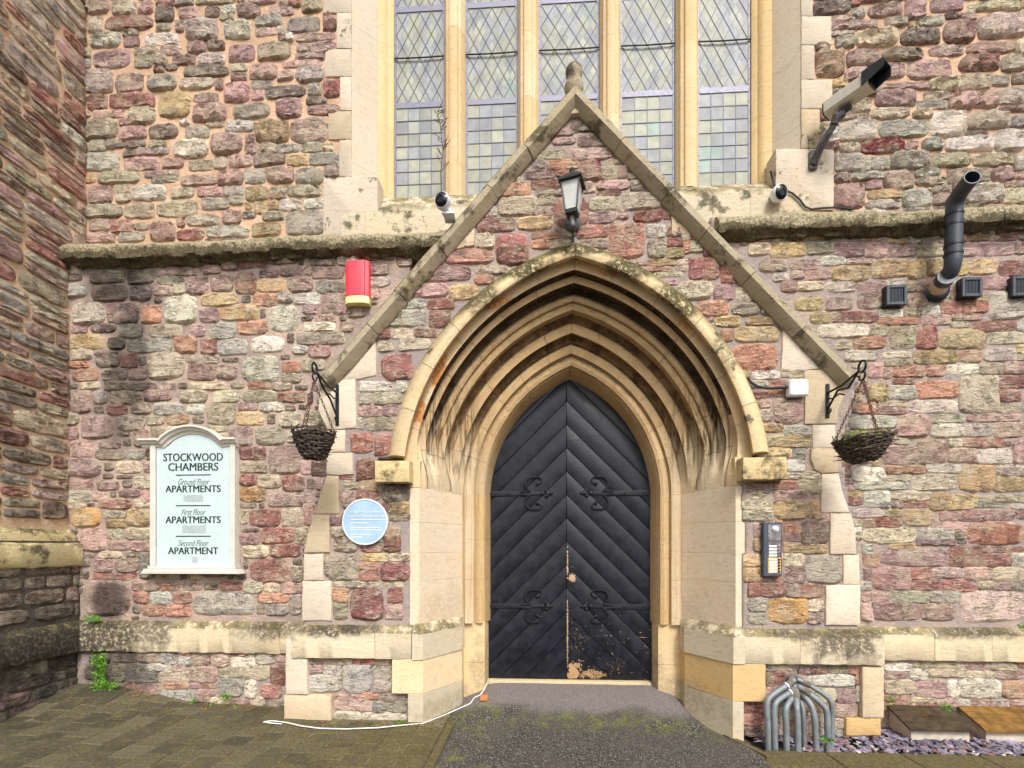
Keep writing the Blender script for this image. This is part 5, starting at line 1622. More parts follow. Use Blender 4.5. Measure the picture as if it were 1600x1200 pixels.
for i in range(cols + 1):
    xa = pvx1 - (i + 1) * PVW
    y = -1.75 + (PVL / 2 if i % 2 else 0)
    while y < -.02:
        L = PVL
        if y + L > .0:
            break
        cx, cy = xa + PVW / 2, y + L / 2
        if not (cy > -.42 and cx > -2.12):
            key = rp.randrange(5)
            if key not in pm:
                mb = MB()
                a_, b_ = PVW / 2 - .0045, PVL / 2 - .004
                w_ = worn([(-a_, -b_), (a_, -b_), (a_, b_), (-a_, b_)], .06, .004, key * 3.3)
                i1 = inset(w_, .006)
                mb.loft([[(p, q, -.05) for p, q in w_], [(p, q, -.005) for p, q in w_], [(p, q, 0) for p, q in i1]])
                mb.fix()
                pm[key] = mb.mesh("paver", m_pav, smooth=30)
            e = .05
            sx = math.atan2(hz(cx + e, cy) - hz(cx - e, cy), 2 * e)
            sy = math.atan2(hz(cx, cy + e) - hz(cx, cy - e), 2 * e)
            k = rp.uniform(.8, 1.15)
            obj("paver", pm[key], pav, lin([min(255, q * k) for q in (88, 81, 63)]), loc=(cx, cy, hz(cx, cy) + .016 + rp.uniform(-.003, .003)),
                rot=(sy + rp.uniform(-.008, .008), -sx + rp.uniform(-.008, .008), 0))
        y += L
# the bed that fills the joints
mb = MB()
nx_, ny_ = 60, 26
vs = [(-4.9 + (pvx1 + .0 + 4.9) * i / nx_, -1.85 + 1.85 * j / ny_, 0) for j in range(ny_ + 1) for i in range(nx_ + 1)]
vs = [(x, y, hz(x, y) + .0105 + .003 * mnoise.noise((x * 9, y * 9, 1))) for x, y, _ in vs]
mb.add(vs, [(j * (nx_ + 1) + i, j * (nx_ + 1) + i + 1, (j + 1) * (nx_ + 1) + i + 1, (j + 1) * (nx_ + 1) + i) for j in range(ny_) for i in range(nx_)])
mb.build("joint_bed", m_moss, pav, smooth='all')
# the edging between pavers and asphalt
edge = bpy.data.objects.new("kerb_edging", None)
COL.objects.link(edge)
edge['kind'] = 'structure'
for k in range(3):
    y0, y1 = -1.9 + k * .5, -1.9 + (k + 1) * .5 - .006
    mb = MB()
    x0 = pvx1 + .012
    w_ = worn([(x0, y0), (x0 + .075, y0), (x0 + .075, y1), (x0, y1)], .06, .004, k)
    i1 = inset(w_, .006)
    mb.loft([[(p, q, -.06) for p, q in w_], [(p, q, .018) for p, q in w_], [(p, q, .024) for p, q in i1]])
    mb.build("edging_stone", m_pav, edge, smooth=30, color=lin((92, 84, 68)))
# slabs edging the slate bed on the right
zr_ = -.125
ge = G(1190, 1176, zr_)
for k in range(6):
    x0 = ge.x - .1 + k * .62
    mb = MB()
    w_ = worn([(x0, ge.y - .32), (x0 + .612, ge.y - .32), (x0 + .612, ge.y), (x0 + (.12 if k == 0 else 0), ge.y)], .06, .006, 9 + k)
    i1 = inset(w_, .008)
    mb.loft([[(p, q, zr_ - .08) for p, q in w_], [(p, q, zr_ + .016) for p, q in w_], [(p, q, zr_ + .024) for p, q in i1]])
    mb.build("edging_slab", m_pav, edge, smooth=30, color=lin((92, 80, 62)))
mb = MB()
a, b = G(1130, 1150, -.085), G(1196, 1186, zr_)
mb.loft([[(a.x, a.y, -.16), (a.x + .05, a.y, -.16), (a.x + .05, a.y, -.07), (a.x, a.y, -.07)], [(b.x, b.y, -.16), (b.x + .05, b.y, -.16), (b.x + .05, b.y, zr_ + .03), (b.x, b.y, zr_ + .03)]])
mb.build("edging_stone", m_pav, edge, smooth=30, color=lin((104, 92, 68)))

# purple slate chippings
def m_slate():
    M = NT("purple_slate")
    v = M.pos()
    a = M.n('ShaderNodeTexVoronoi', Vector=v, Scale=17.0)
    q = M.sep(a.outputs['Color'])
    c = M.mix(q[0], lin((88, 76, 92)), lin((150, 140, 158)))
    c = M.mix(M.ramp(q[1], .8, .86), c, lin((128, 92, 88)))
    c = M.mix(M.ramp(q[2], .93, .95), c, lin((206, 200, 190)))
    c = M.mix(M.ramp(M.noise(v, 60.0, 4, .7), .4, .7, 0, .4), c, lin((170, 162, 170)))
    M.P(Base_Color=c, Roughness=.6)
    M.P(Normal=M.bump(M.noise(v, 50.0, 4, .7), .4, .004))
    return M.mat
rsl = random.Random(15)
mb = MB()
xl0 = G(1165, 1150, zr_).x
for k in range(2200):
    x = xl0 + (5.6 - xl0) * rsl.random()
    y = ge.y + .0 + (-.03 - ge.y) * rsl.random()
    if y > -.36 and x < UX(1375, 4.5) and not (x > UX(1195, 4.55) and y < -.1 and False):
        continue
    if x < xl0 + .25 and y < ge.y + .12:
        continue
    r = rsl.uniform(.014, .046)
    n = rsl.randrange(5, 8)
    a0 = rsl.random() * 6.28
    asp = rsl.uniform(.45, .95)
    ti, tj = rsl.gauss(0, .28), rsl.gauss(0, .28)
    zc = zr_ + .006 + .022 * rsl.random() + (.05 if x < UX(1377, 4.5) else .012) * sst(ge.y + .05, -.36, y)
    th = rsl.uniform(.004, .010)
    yaw = rsl.random() * 3.14
    top, bot = [], []
    for i in range(n):
        an = a0 + 6.28 * i / n + rsl.uniform(-.3, .3)
        u, v_ = r * math.cos(an) * rsl.uniform(.75, 1.1), r * asp * math.sin(an) * rsl.uniform(.75, 1.1)
        X, Y = u * math.cos(yaw) - v_ * math.sin(yaw), u * math.sin(yaw) + v_ * math.cos(yaw)
        Z = zc + X * ti + Y * tj
        top.append((x + X, y + Y, Z + th))
        bot.append((x + X * 1.03, y + Y * 1.03, Z))
    mb.loft([bot, top])
mb.build("slate_chippings", m_slate(), None, kind='stuff', label="purple grey slate chippings spread around the conduit pipes and meter boxes", category="chippings")
# ------------------------------------------------------------------ fixtures
def mlin(r, g, b):
    return lin((r, g, b))
m_white = mat_plain("white_paint", mlin(212, 205, 194), .55, 0, .06, .1, 14, .4, dirt=mlin(206, 194, 178))
m_mint = mat_plain("mint_board", mlin(196, 211, 209), .35, 0, .03, 0, 10, .5)
m_ink = mat_plain("dark_green_ink", mlin(30, 52, 54), .5, 0, .1, 0)
m_greyink = mat_plain("grey_ink", mlin(104, 116, 116), .5, 0, .1, 0)
m_palepatch = mat_plain("grey_sticker", mlin(172, 182, 182), .5, 0, .15, 0, 60)
m_red = mat_plain("red_plastic", mlin(226, 62, 76), .4, 0, .06, .05, 8, .5)
m_creampl = mat_plain("cream_plastic", mlin(232, 216, 150), .45, 0, .05, .05)
m_whpl = mat_plain("white_plastic", mlin(222, 224, 228), .4, 0, .04, .04)
m_greypl = mat_plain("grey_plastic", mlin(170, 170, 172), .45, 0, .08, .05)
m_blkpl = mat_plain("black_plastic", mlin(36, 38, 42), .38, 0, .2, .1, 20, .5)
m_pipe = mat_plain("dark_grey_pipe", mlin(62, 66, 74), .4, 0, .12, .08, 12, .5)
m_steel = mat_plain("brushed_steel", mlin(176, 170, 170), .18, .9, .08, .05, 18)
m_lens = mat_plain("lens_black", mlin(14, 14, 18), .08, 0, .05, 0)
m_blue = mat_plain("blue_plaque", mlin(164, 190, 216), .4, 0, .08, .05, 9, .5)
m_rim = mat_plain("plaque_rim", mlin(228, 232, 232), .5, 0, .05, 0)
m_slatebox = mat_plain("slate_grey_case", mlin(74, 78, 92), .4, .1, .1, .05)
m_label = mat_plain("name_strip", mlin(232, 232, 230), .4, 0, .05, 0)
m_amber = mat_plain("amber_backing", mlin(222, 176, 92), .4, 0, .1, 0)
m_conduit = mat_plain("grey_conduit", mlin(128, 133, 136), .5, .25, .12, .12, 12, .4, dirt=mlin(118, 112, 104))
m_dirtcond = mat_plain("dirty_collar", mlin(108, 100, 88), .8, 0, .3, .3, 20)
m_lidmat = mat_plain("rusty_lid", mlin(70, 58, 42), .6, .1, .35, .5, 16, .3, dirt=mlin(96, 72, 30))
m_lidmat2 = mat_plain("rusty_lid_ochre", mlin(126, 92, 44), .55, .1, .35, .5, 14, .3, dirt=mlin(70, 54, 34))
m_boxpl = mat_plain("pale_box", mlin(196, 184, 168), .7, 0, .12, .15, 10, .3, dirt=mlin(150, 136, 116))
m_wick = mat_plain("dark_wicker", mlin(92, 79, 68), .8, 0, .45, .5, 40, .3)
m_soil = mat_plain("moss_fill", mlin(108, 112, 56), .95, 0, .5, .6, 30, .2)
m_leaf = mat_plain("weed_leaf", mlin(98, 146, 44), .5, 0, .3, .2, 20, .3)
m_chain = mat_plain("rusty_chain", mlin(112, 84, 72), .7, .4, .3, .2, 40)
m_wire = mat_plain("white_cable", mlin(236, 232, 224), .5, 0, .04, 0)
m_bcab = mat_plain("black_cable", mlin(34, 33, 33), .6, 0, .2, .1)
m_twig = mat_plain("dry_twig", mlin(104, 84, 66), .9, 0, .3, .2)
m_terra = mat_plain("terracotta", mlin(206, 112, 64), .85, 0, .2, .3, 30)
m_frost = mat_plain("frosted_glass", mlin(206, 204, 198), .3, 0, .06, .1, 16)
m_lead2 = mat_plain("flaked_grey_paint", mlin(92, 90, 92), .55, .2, .4, .4, 40, .4, dirt=mlin(168, 160, 150))

def text(name, body, parent, size, loc, mat, width=None, shear=0.0, off=0.0, depth=.0015):
    cu = bpy.data.curves.new(name, 'FONT')
    cu.body = body
    cu.size = size
    cu.align_x = 'CENTER'
    cu.align_y = 'CENTER'
    cu.shear = shear
    cu.extrude = depth
    cu.resolution_u = 3
    cu.materials.append(mat)
    tmp = bpy.data.objects.new("lettering", cu)
    me = bpy.data.meshes.new_from_object(tmp)
    if off:                                             # a bolder weight: the same letters laid twice, a hair apart
        import bmesh
        bm = bmesh.new()
        bm.from_mesh(me)
        g = bmesh.ops.duplicate(bm, geom=bm.verts[:] + bm.edges[:] + bm.faces[:])
        for v_ in g['geom']:
            if isinstance(v_, bmesh.types.BMVert):
                v_.co.x += off * 2
                v_.co.z += .0006
        bm.to_mesh(me)
        bm.free()
    bpy.data.objects.remove(tmp)
    o = obj(name, me, parent, loc=loc, rot=(math.pi / 2, 0, 0))
    xs = [v.co.x for v in me.vertices]
    if width and xs and max(xs) > min(xs):
        o.scale.x = width / (max(xs) - min(xs))
    return o

# --- the name board
Nn = 4.86
yN = Nn + CAMY
def Z(py, px=305, N=Nn):
    return UZ(px, py, N)
def X(px, N=Nn):
    return UX(px, N)
board = thing("name_board", "white framed pale mint apartments board with an arched top on the rubble wall", "sign", (X(306), yN, Z(893)))
cx = X(306)
zsh = Z(693)
arc = []
ra = (X(353) - X(258)) / 2
zt_ = Z(671)
hh = zt_ - zsh
R_ = (ra * ra + hh * hh) / (2 * hh)
a0 = math.asin(ra / R_)
for k in range(13):
    a = -a0 + 2 * a0 * k / 12
    arc.append((cx + R_ * math.sin(a), zt_ - R_ + R_ * math.cos(a)))
outline = [(X(240), Z(886)), (X(372), Z(886)), (X(372), zsh)] + arc[::-1] + [(X(240), zsh)]
mb = MB()
slab_xz(mb, outline, yN - .03, yN + .04, .004, 0)
mb.build("back_board", m_white, board, smooth=30)
inner = [(X(249), Z(884)), (X(363), Z(884)), (X(363), Z(700)), (X(350), Z(697))] + [(cx + (a - cx) * .80, b - .035) for a, b in arc[::-1]] + [(X(261), Z(697)), (X(249), Z(700))]
mb = MB()
slab_xz(mb, inner, yN - .036, yN - .028, .002, 0)
mb.build("panel", m_mint, board)
for xa, xb in ((240, 248.5), (363.5, 372)):
    mb = MB()
    mb.box((X(xa), yN - .055, Z(884)), (X(xb), yN - .0302, zsh - .002), .006)
    mb.build("pilaster", m_white, board, smooth=30)
# arched cornice swept round the top
path = [(X(227), zsh + .012), (X(256), zsh + .012)] + arc + [(X(357), zsh + .012), (X(376), zsh + .012)]
rings = []
for k, p in enumerate(path):
    q0, q1 = Vector(path[max(k - 1, 0)]), Vector(path[min(k + 1, len(path) - 1)])
    d = (q1 - q0).normalized()
    n = Vector((-d.y, d.x))
    rings.append([(p[0] + n.x * o, y, p[1] + n.y * o) for o, y in ((-.055, yN - .03), (-.055, yN - .045), (-.03, yN - .055), (-.022, yN - .075), (.0, yN - .085), (.006, yN - .105), (.026, yN - .105), (.03, yN - .03))])
mb = MB()
mb.loft(rings)
mb.build("cornice", m_white, board, smooth=40)
mb = MB()
mb.box((X(238), yN - .065, Z(888)), (X(374), yN + .03, Z(884)), .003)
slab_xz(mb, [(X(231), Z(896)), (X(381), Z(896)), (X(377), Z(888.3)), (X(236), Z(888.3))], yN - .10, yN + .03, .004, 0)
mb.build("sill", m_white, board, smooth=30)
yt = yN - .037
for body, py, hpx, wpx, m, sh_, off in (("STOCKWOOD", 716, 12.5, 96, m_ink, 0, .0024), ("CHAMBERS", 731, 12.5, 81, m_ink, 0, .0024), ("Ground Floor", 754, 9.5, 50, m_greyink, .35, .0), ("APARTMENTS", 765, 11, 89, m_ink, 0, .0024),
                                   ("First Floor", 801, 9.5, 39, m_greyink, .35, 0), ("APARTMENTS", 813, 11, 89, m_ink, 0, .0024), ("Second Floor", 849, 9.5, 49, m_greyink, .35, 0), ("APARTMENT", 861, 11, 81, m_ink, 0, .0024)):
    k = S(305, Nn) / FPX
    text("lettering", body, board, hpx * k * 1.38, (cx - .004, yt, Z(py)), m, wpx * k, sh_, off)
for py in (743, 790.5, 838):
    mb = MB()
    mb.box((X(279), yt - .001, Z(py + .8)), (X(333), yt + .002, Z(py - .8)))
    mb.build("rule", m_ink, board)
for a, b, c, d in ((291, 774, 321, 784), (289, 821, 325, 833), (304, 870, 313, 879)):
    mb = MB()
    mb.box((X(a), yt - .001, Z(d)), (X(b if False else c), yt + .002, Z(b)))
    mb.build("number_patch", m_palepatch, board)

# --- blue plaque
c = U(570.5, 815.5, 4.525)
k = S(570, 4.525) / FPX
pl = thing("wall_plaque", "round pale blue plaque with white rim and small white lettering on the porch", "plaque", c)
mb = MB()
mb.lathe(c + Vector((0, .03, 0)), (0, -1, 0), [(36 * k, 0), (36.5 * k, .03), (36 * k, .042), (34.3 * k, .044), (34 * k, .038)], 56, True)
mb.build("rim", m_rim, pl, smooth=35)
mb = MB()
mb.lathe(c + Vector((0, .02, 0)), (0, -1, 0), [(34.2 * k, 0), (34.2 * k, .029)], 56)
mb.build("disc", m_blue, pl, smooth=35)
yp = c.y - .0105
for body, dy, x0, x1 in (("Rt. Rev. Dr Mervyn Stockwood", -15.5, -22, 25), ("Bishop of Southwark, 1959-1980", -8.8, -22, 31)):
    text("lettering", body, pl, 4.6 * k, (c.x + (x0 + x1) / 2 * k, yp, c.z - dy * k), m_rim, (x1 - x0) * k, 0, .0004, .001)
mb = MB()
mb.box((c.x - 22 * k, yp - .001, c.z + 4.2 * k), (c.x + 33 * k, yp + .003, c.z + 3.2 * k))
rq = random.Random(4)
for dy, x1 in ((1.8, 6), (9, 25), (12.5, 26), (20, 12), (23.5, -5)):
    x = -22.0
    while x < x1:                                           # lettering too small to read in the photograph: short broken strokes
        L = rq.uniform(1.2, 4.0)
        mb.box((c.x + x * k, yp - .001, c.z - (dy + .75) * k), (c.x + min(x + L, x1) * k, yp + .003, c.z - (dy - .75) * k))
        x += L + rq.uniform(.6, 1.1)
mb.build("small_lettering", m_rim, pl)

# --- red alarm box
a, b = U(538, 473, 4.80), U(575, 405, 4.80)
al = thing("alarm_box", "red alarm box with a cream foot, under the mossy ledge by the coping", "alarm", ((a.x + b.x) / 2, -.05, a.z))
x0, x1, z0, z1 = a.x, b.x, a.z, b.z
def bowed(mb, z0, z1, top=0.0):
    n = 8
    pl_ = [(x0 + (x1 - x0) * i / n, -.085 - .015 * math.sin(math.pi * i / n) ** .7 if 0 < i < n else -.07) for i in range(n + 1)]
    pl_ = [(x0, .02)] + pl_ + [(x1, .02)]
    pl_ = pl_[::-1]
    mb.loft([[(p, q, z0) for p, q in pl_], [(p, q, z1 - .012) for p, q in pl_], [((p - (x0 + x1) / 2) * .97 + (x0 + x1) / 2, q * .96, z1) for p, q in pl_]])
mb = MB()
bowed(mb, z0 + .075, z1)
mb.build("cover", m_red, al, smooth=35)
mb = MB()
bowed(mb, z0, z0 + .074)
mb.build("foot", m_creampl, al, smooth=35)
mb = MB()
mb.box((x1 - .035, -.078, z0 + .08), (x1 - .03, -.115, z1 - .01))
mb.lathe((x1 - .012, -.07, z0 + .12), (0, -1, 0), [(.006, 0), (.006, .008), (.001, .01)], 8)
mb.build("seam", m_red, al)

# --- entry intercom
N_ = 4.49
a, b = U(1193, 901, N_), U(1222, 816, N_)
it = thing("door_intercom", "slim dark grey entry intercom with a steel plate and nine white name strips", "intercom", ((a.x + b.x) / 2, N_ + CAMY, a.z))
y = N_ + CAMY
mb = MB()
mb.box((a.x, y, a.z), (b.x, y + .08, b.z), .006)
mb.build("case", m_slatebox, it, smooth=30)
wx = b.x - a.x
zq_ = lambda py: UZ(1207, py, N_)
xa, xb = a.x + wx * .24, b.x - wx * .07
mb = MB()
mb.box((xa, y - .004, zq_(845)), (xb, y + .002, zq_(819.5)), .002)
mb.build("steel_plate", m_steel, it)
mb = MB()
mb.lathe(((xa + xb) / 2 + .006, y - .004, zq_(827)), (0, -1, 0), [(.032, 0), (.03, .008), (.02, .02), (.008, .026), (.001, .027)], 18)
mb.build("camera_dome", m_whpl, it, smooth=True)
mb = MB()
mb.box((xa, y - .003, zq_(870.5)), (xb, y + .002, zq_(846)), .002)
mb.build("upper_plate", m_steel, it)
mb = MB()
mb.box((xa, y - .003, zq_(896)), (xb, y + .002, zq_(871)), .002)
mb.build("lower_plate", m_amber, it)
for i in range(9):
    py = 853.5 + (i * 4.85 if i < 4 else i * 4.7 + 2.0)
    mb = MB()
    mb.box((xa + .008, y - .007, zq_(py + 1.55)), (xa + (xb - xa) * .68, y, zq_(py - 1.55)), .001)
    mb.build("name_strip", m_label, it)
    mb = MB()
    mb.lathe((xa + (xb - xa) * .84, y - .003, zq_(py)), (0, -1, 0), [(.0105, 0), (.0105, .005), (.008, .008), (.001, .009)], 10)
    mb.build("call_button", m_steel if i < 4 else m_blkpl, it, smooth=40)

# --- white junction box and its cable
N_ = 4.47
a, b = U(1234, 618, N_), U(1264, 592, N_)
jb = thing("junction_box", "small white junction box on the quoin, wired towards the arch", "junction box", ((a.x + b.x) / 2, N_ + CAMY, a.z))
mb = MB()
mb.box((a.x, N_ + CAMY, a.z), (b.x, N_ + CAMY + .08, b.z), .01)
mb.build("box", m_whpl, jb, smooth=30)
mb = MB()
for dx, dz in ((.018, .018), (.018, -.018)):
    mb.lathe((a.x + dx, N_ + CAMY, (a.z if dz > 0 else b.z) + dz), (0, -1, 0), [(.006, -.001), (.006, .001), (.001, .002)], 8)
mb.build("screw", m_greypl, jb)
mb = MB()
pts = [U(x, y_, n) for x, y_, n in ((1168, 590, 4.53), (1174, 598, 4.52), (1184, 604, 4.50), (1200, 607, 4.50), (1218, 606, 4.51), (1236, 605, 4.52))]
mb.tube(pts, [.011, .012, .012, .012, .013, .016], 8)
mb.build("cable", m_bcab, jb, smooth=True)

# --- lantern over the arch
ln = thing("wall_lantern", "old four sided wall lantern with frosted panes above the peak of the arch", "lantern", U(895, 350, 4.5))
c0 = U(896, 345, 4.5)
mb = MB()
mb.lathe(c0 + Vector((-.005, .04, .0)), (0, -1, 0), [(.075, 0), (.078, .02), (.06, .035), (.02, .05)], 20)
mb.build("wall_plate", m_lead2, ln, smooth=40)
yl = 4.30 + CAMY
bz, tz = UZ(895, 331, 4.30), UZ(895, 289, 4.30)
xl_ = UX(894, 4.30)
mb = MB()
mb.tube([c0 + Vector((0, .0, .0)), c0 + Vector((.01, -.09, -.015)), Vector((xl_ + .01, yl + .03, bz - .13)), Vector((xl_ + .0, yl, bz - .11)), Vector((xl_, yl, bz - .02))], [.02, .018, .02, .024, .026], 8)
mb.lathe((xl_ + .004, yl - .012, bz - .135), (0, 0, 1), [(.004, -.03), (.022, -.02), (.03, 0), (.022, .02), (.02, .04)], 12)
mb.build("arm", m_lead2, ln, smooth=True)
mb = MB()
mb.tube([Vector((c0.x - .0, -.36, UZ(896, 352, 4.53))), Vector((c0.x, -.37, UZ(896, 378, 4.53)))], .009, 6)
mb.build("cable", m_bcab, ln)
rot = math.radians(28)
def sq(r, z_, n=4):
    return [(xl_ + r * math.cos(rot + math.pi / 2 * k), yl + r * math.sin(rot + math.pi / 2 * k), z_) for k in range(n)]
rb, rt = .072, .112
mb = MB()
mb.loft([sq(rb * .7, bz - .04), sq(rb, bz - .03), sq(rb * 1.06, bz)])
mb.loft([sq(rt * 1.28, tz + .0), sq(rt * 1.3, tz + .012), sq(rt * .62, tz + .075), sq(rt * .3, tz + .10)])
mb.lathe((xl_, yl, tz + .10), (0, 0, 1), [(.022, -.01), (.02, .01), (.026, .025), (.018, .045), (.002, .055)], 12)
for k in range(4):
    p, q = Vector(sq(rb * 1.0, bz)[k]), Vector(sq(rt, tz)[k])
    mb.tube([p, q], .009, 4)
mb.build("frame", m_blkpl, ln, smooth=30)
for k in range(4):
    lo, hi = sq(rb * .94, bz + .004), sq(rt * .94, tz - .004)
    A, B, C, D = Vector(lo[k]), Vector(lo[(k + 1) % 4]), Vector(hi[(k + 1) % 4]), Vector(hi[k])
    ctr = Vector((xl_, yl, (bz + tz) / 2))
    nrm = (B - A).cross(D - A).normalized()
    if nrm.dot((A + C) / 2 - ctr) < 0:
        nrm = -nrm
    mb = MB()
    mb.loft([[p - nrm * .004 for p in (A, B, C, D)], [A, B, C, D]])
    mb.build("pane", m_frost, ln)

# --- the large camera on the window's right jamb
cc = thing("security_camera", "large beige boxed security camera with black hood on a wall arm", "camera", U(1272, 258, 5.08))
A, B = U(1300, 170, 4.9), U(1370, 124, 4.60)
B.z = A.z
d = (B - A).normalized()
sdv = Vector((-d.y, d.x, 0)).normalized()
if sdv.x < 0:
    sdv = -sdv
upv = Vector((0, 0, 1))
def obox(mb, c, L0, L1, w0, w1, h0, h1, ch=.02):
    """box along the camera's axis with chamfered long edges"""
    sec = [(-w0, h0 + ch), (-w0 + ch, h0), (w1 - ch, h0), (w1, h0 + ch), (w1, h1 - ch), (w1 - ch, h1), (-w0 + ch, h1), (-w0, h1 - ch)]
    mb.loft([[c + d * l + sdv * a + upv * b for a, b in sec] for l in (L0, L1)])
mb = MB()
obox(mb, A, -.04, .33, .08, .08, -.06, .075, .02)
mb.build("housing", mat_plain("beige_housing", mlin(206, 198, 184), .5, 0, .06, .08), cc, smooth=30)
mb = MB()
sec = [(-.085, .08), (.085, .08), (.085, -.05), (.079, -.05), (.079, .073), (-.079, .073), (-.079, -.05), (-.085, -.05)]
mb.loft([[A + d * .28 + sdv * a + upv * (b + .004) for a, b in sec], [A + d * (.45) + sdv * a + upv * (b + .004 if b > 0 else b + .05) for a, b in sec]])
mb.build("hood", m_blkpl, cc)
mb = MB()
obox(mb, A, .331, .345, .073, .073, -.055, .068, .012)
mb.build("front_glass", m_lens, cc)
mb = MB()
obox(mb, A, -.055, -.041, .075, .075, -.055, .07, .02)
obox(mb, A, .06, .16, .03, .03, -.115, -.076, .006)
mb.build("back_plate", m_blkpl, cc)
w0 = U(1268, 262, 5.08)
w1 = U(1283, 228, 4.95)
w2 = U(1303, 195, 4.86)
w3 = A + d * .11 - upv * .12
mb = MB()
mb.box((w0.x - .03, N_UP + CAMY - .05, w0.z - .03), (w0.x + .05, N_UP + CAMY - .01, w0.z + .16), .008)
mb.build("wall_plate", m_lead2, cc, smooth=30)
mb = MB()
mb.tube([w0 + Vector((.01, -.02, .03)), w1, w2], [.045, .036, .03], 8)
mb.tube([w2, w2 + Vector((.01, -.02, .05)), w3], [.04, .05, .035], 8)
mb.build("arm", m_lead2, cc, smooth=30)

# --- two small turret cameras
def turret(px, py, N, aim, name, label, cable):
    c = U(px, py, N)
    k = S(px, N) / FPX
    th = thing(name, label, "camera", c, "small turret cameras")
    mb = MB()
    aim = Vector(aim).normalized()
    r = 12.5 * k
    mb.lathe(c - aim * r * .9, aim, [(r * .55, 0), (r * .92, r * .35), (r, r * .8), (r * .99, r * 1.1), (r * .9, r * 1.25), (r * .86, r * 1.2)], 20)
    mb.build("shell", m_whpl, th, smooth=40)
    mb = MB()
    mb.lathe(c + aim * r * .2, aim, [(r * .87, 0), (r * .86, r * .1), (r * .6, r * .26), (r * .4, r * .32), (r * .36, r * .24), (r * .1, r * .24)], 24)
    mb.build("lens", m_lens, th, smooth=40)
    return th, c, r
t1, c1, r1 = turret(691, 314, 4.34, (-.25, -1, -.12), "turret_camera", "white and black turret camera perched on the gable coping before the window", None)
mb = MB()
mb.tube([c1 + Vector((.01, .1, -.02)), c1 + Vector((.05, .12, -.07))], .045, 10)
mb.box((c1.x + .0, c1.y + .02, c1.z - .1), (c1.x + .1, c1.y + .16, c1.z - .075), .004)
mb.build("base", m_whpl, t1, smooth=40)
t2, c2, r2_ = turret(1218, 302, 4.98, (.3, -1, -.25), "turret_camera", "small turret camera on the window sill with a trailing dark cable", None)
mb = MB()
mb.lathe((c2.x - .03, c2.y + .2, c2.z + .01), (0, -1, 0), [(.07, 0), (.07, .06), (.05, .09), (.03, .13)], 16)
mb.build("base", m_greypl, t2, smooth=40)
mb = MB()
pts = [U(x, y_, n) for x, y_, n in ((1204, 268, 5.17), (1206, 276, 5.15), (1210, 290, 5.09))]
mb.tube(pts, .009, 6)
pts = [U(x, y_, 5.055) for x, y_ in ((1226, 297), (1238, 302), (1250, 312), (1258, 323), (1268, 327), (1285, 325), (1310, 324), (1334, 327))]
mb.tube(pts, .010, 6)
mb.build("cable", m_bcab, t2, smooth=True)

# --- black flue pipe
fl = thing("flue_pipe", "black bent flue pipe rising past the mossy ledge between the square vents", "pipe", U(1462, 455, 4.88))
P0, P1, P2, P3, P4 = U(1461, 455, 4.9), U(1470, 444, 4.80), U(1489, 420, 4.66), U(1491, 312, 4.66), U(1519, 277, 4.44)
mb = MB()
dr = (P1 - P0).normalized()
mb.lathe(P0 - dr * .02, dr, [(.115, 0), (.115, .03), (.10, .05), (.072, .06)], 24)
mb.build("wall_collar", m_blkpl, fl, smooth=35)
mb = MB()
mb.tube([P0 + dr * .035, P0 + dr * .16], .071, 18)
mb.build("pale_band", mat_plain("pale_sleeve", mlin(214, 190, 160), .5, 0, .06, .05), fl, smooth=35)
mb = MB()
R0 = .066
mb.tube([P0 + dr * .15, P0 + dr * .22], .077, 18)
e1 = (P3 - P2).normalized()
def bend(a, p, b, r, n=6):
    u, v = (a - p).normalized(), (b - p).normalized()
    s, t = p + u * r, p + v * r
    return [s.lerp(p, k / n).lerp(p.lerp(t, k / n), k / n) for k in range(n + 1)]
path = [P0 + dr * .18] + bend(P0, P2 + Vector((0, 0, -.02)), P3, .10) + bend(P2, P3, P4, .12)
tip = P3 + (P4 - P3)
mb.tube(path + [tip], R0, 18, cap=False)
mb.tube([tip, tip - (P4 - P3).normalized() * .25], R0 * .86, 18, cap=False)
mb.lathe(tip - (P4 - P3).normalized() * .25, (P4 - P3), [(R0 * .86, 0), (.01, -.01)], 18)
mb.lathe(tip, (P4 - P3), [(R0, 0), (R0 * .99, .004), (R0 * .88, .004), (R0 * .86, 0)], 18, False)
mb.build("pipe", m_pipe, fl, smooth=50)
mb = MB()
for q0, q1 in ((P2 + e1 * .12, P2 + e1 * .14), (P2 + e1 * .20, P2 + e1 * .225), (P3 - e1 * .13, P3 - e1 * .15), (P3 - e1 * .22, P3 - e1 * .245)):
    mb.tube([q0, q1], R0 + .006, 18)
dd = (P4 - P3).normalized()
mb.build("joint_ring", m_blkpl, fl, smooth=35)

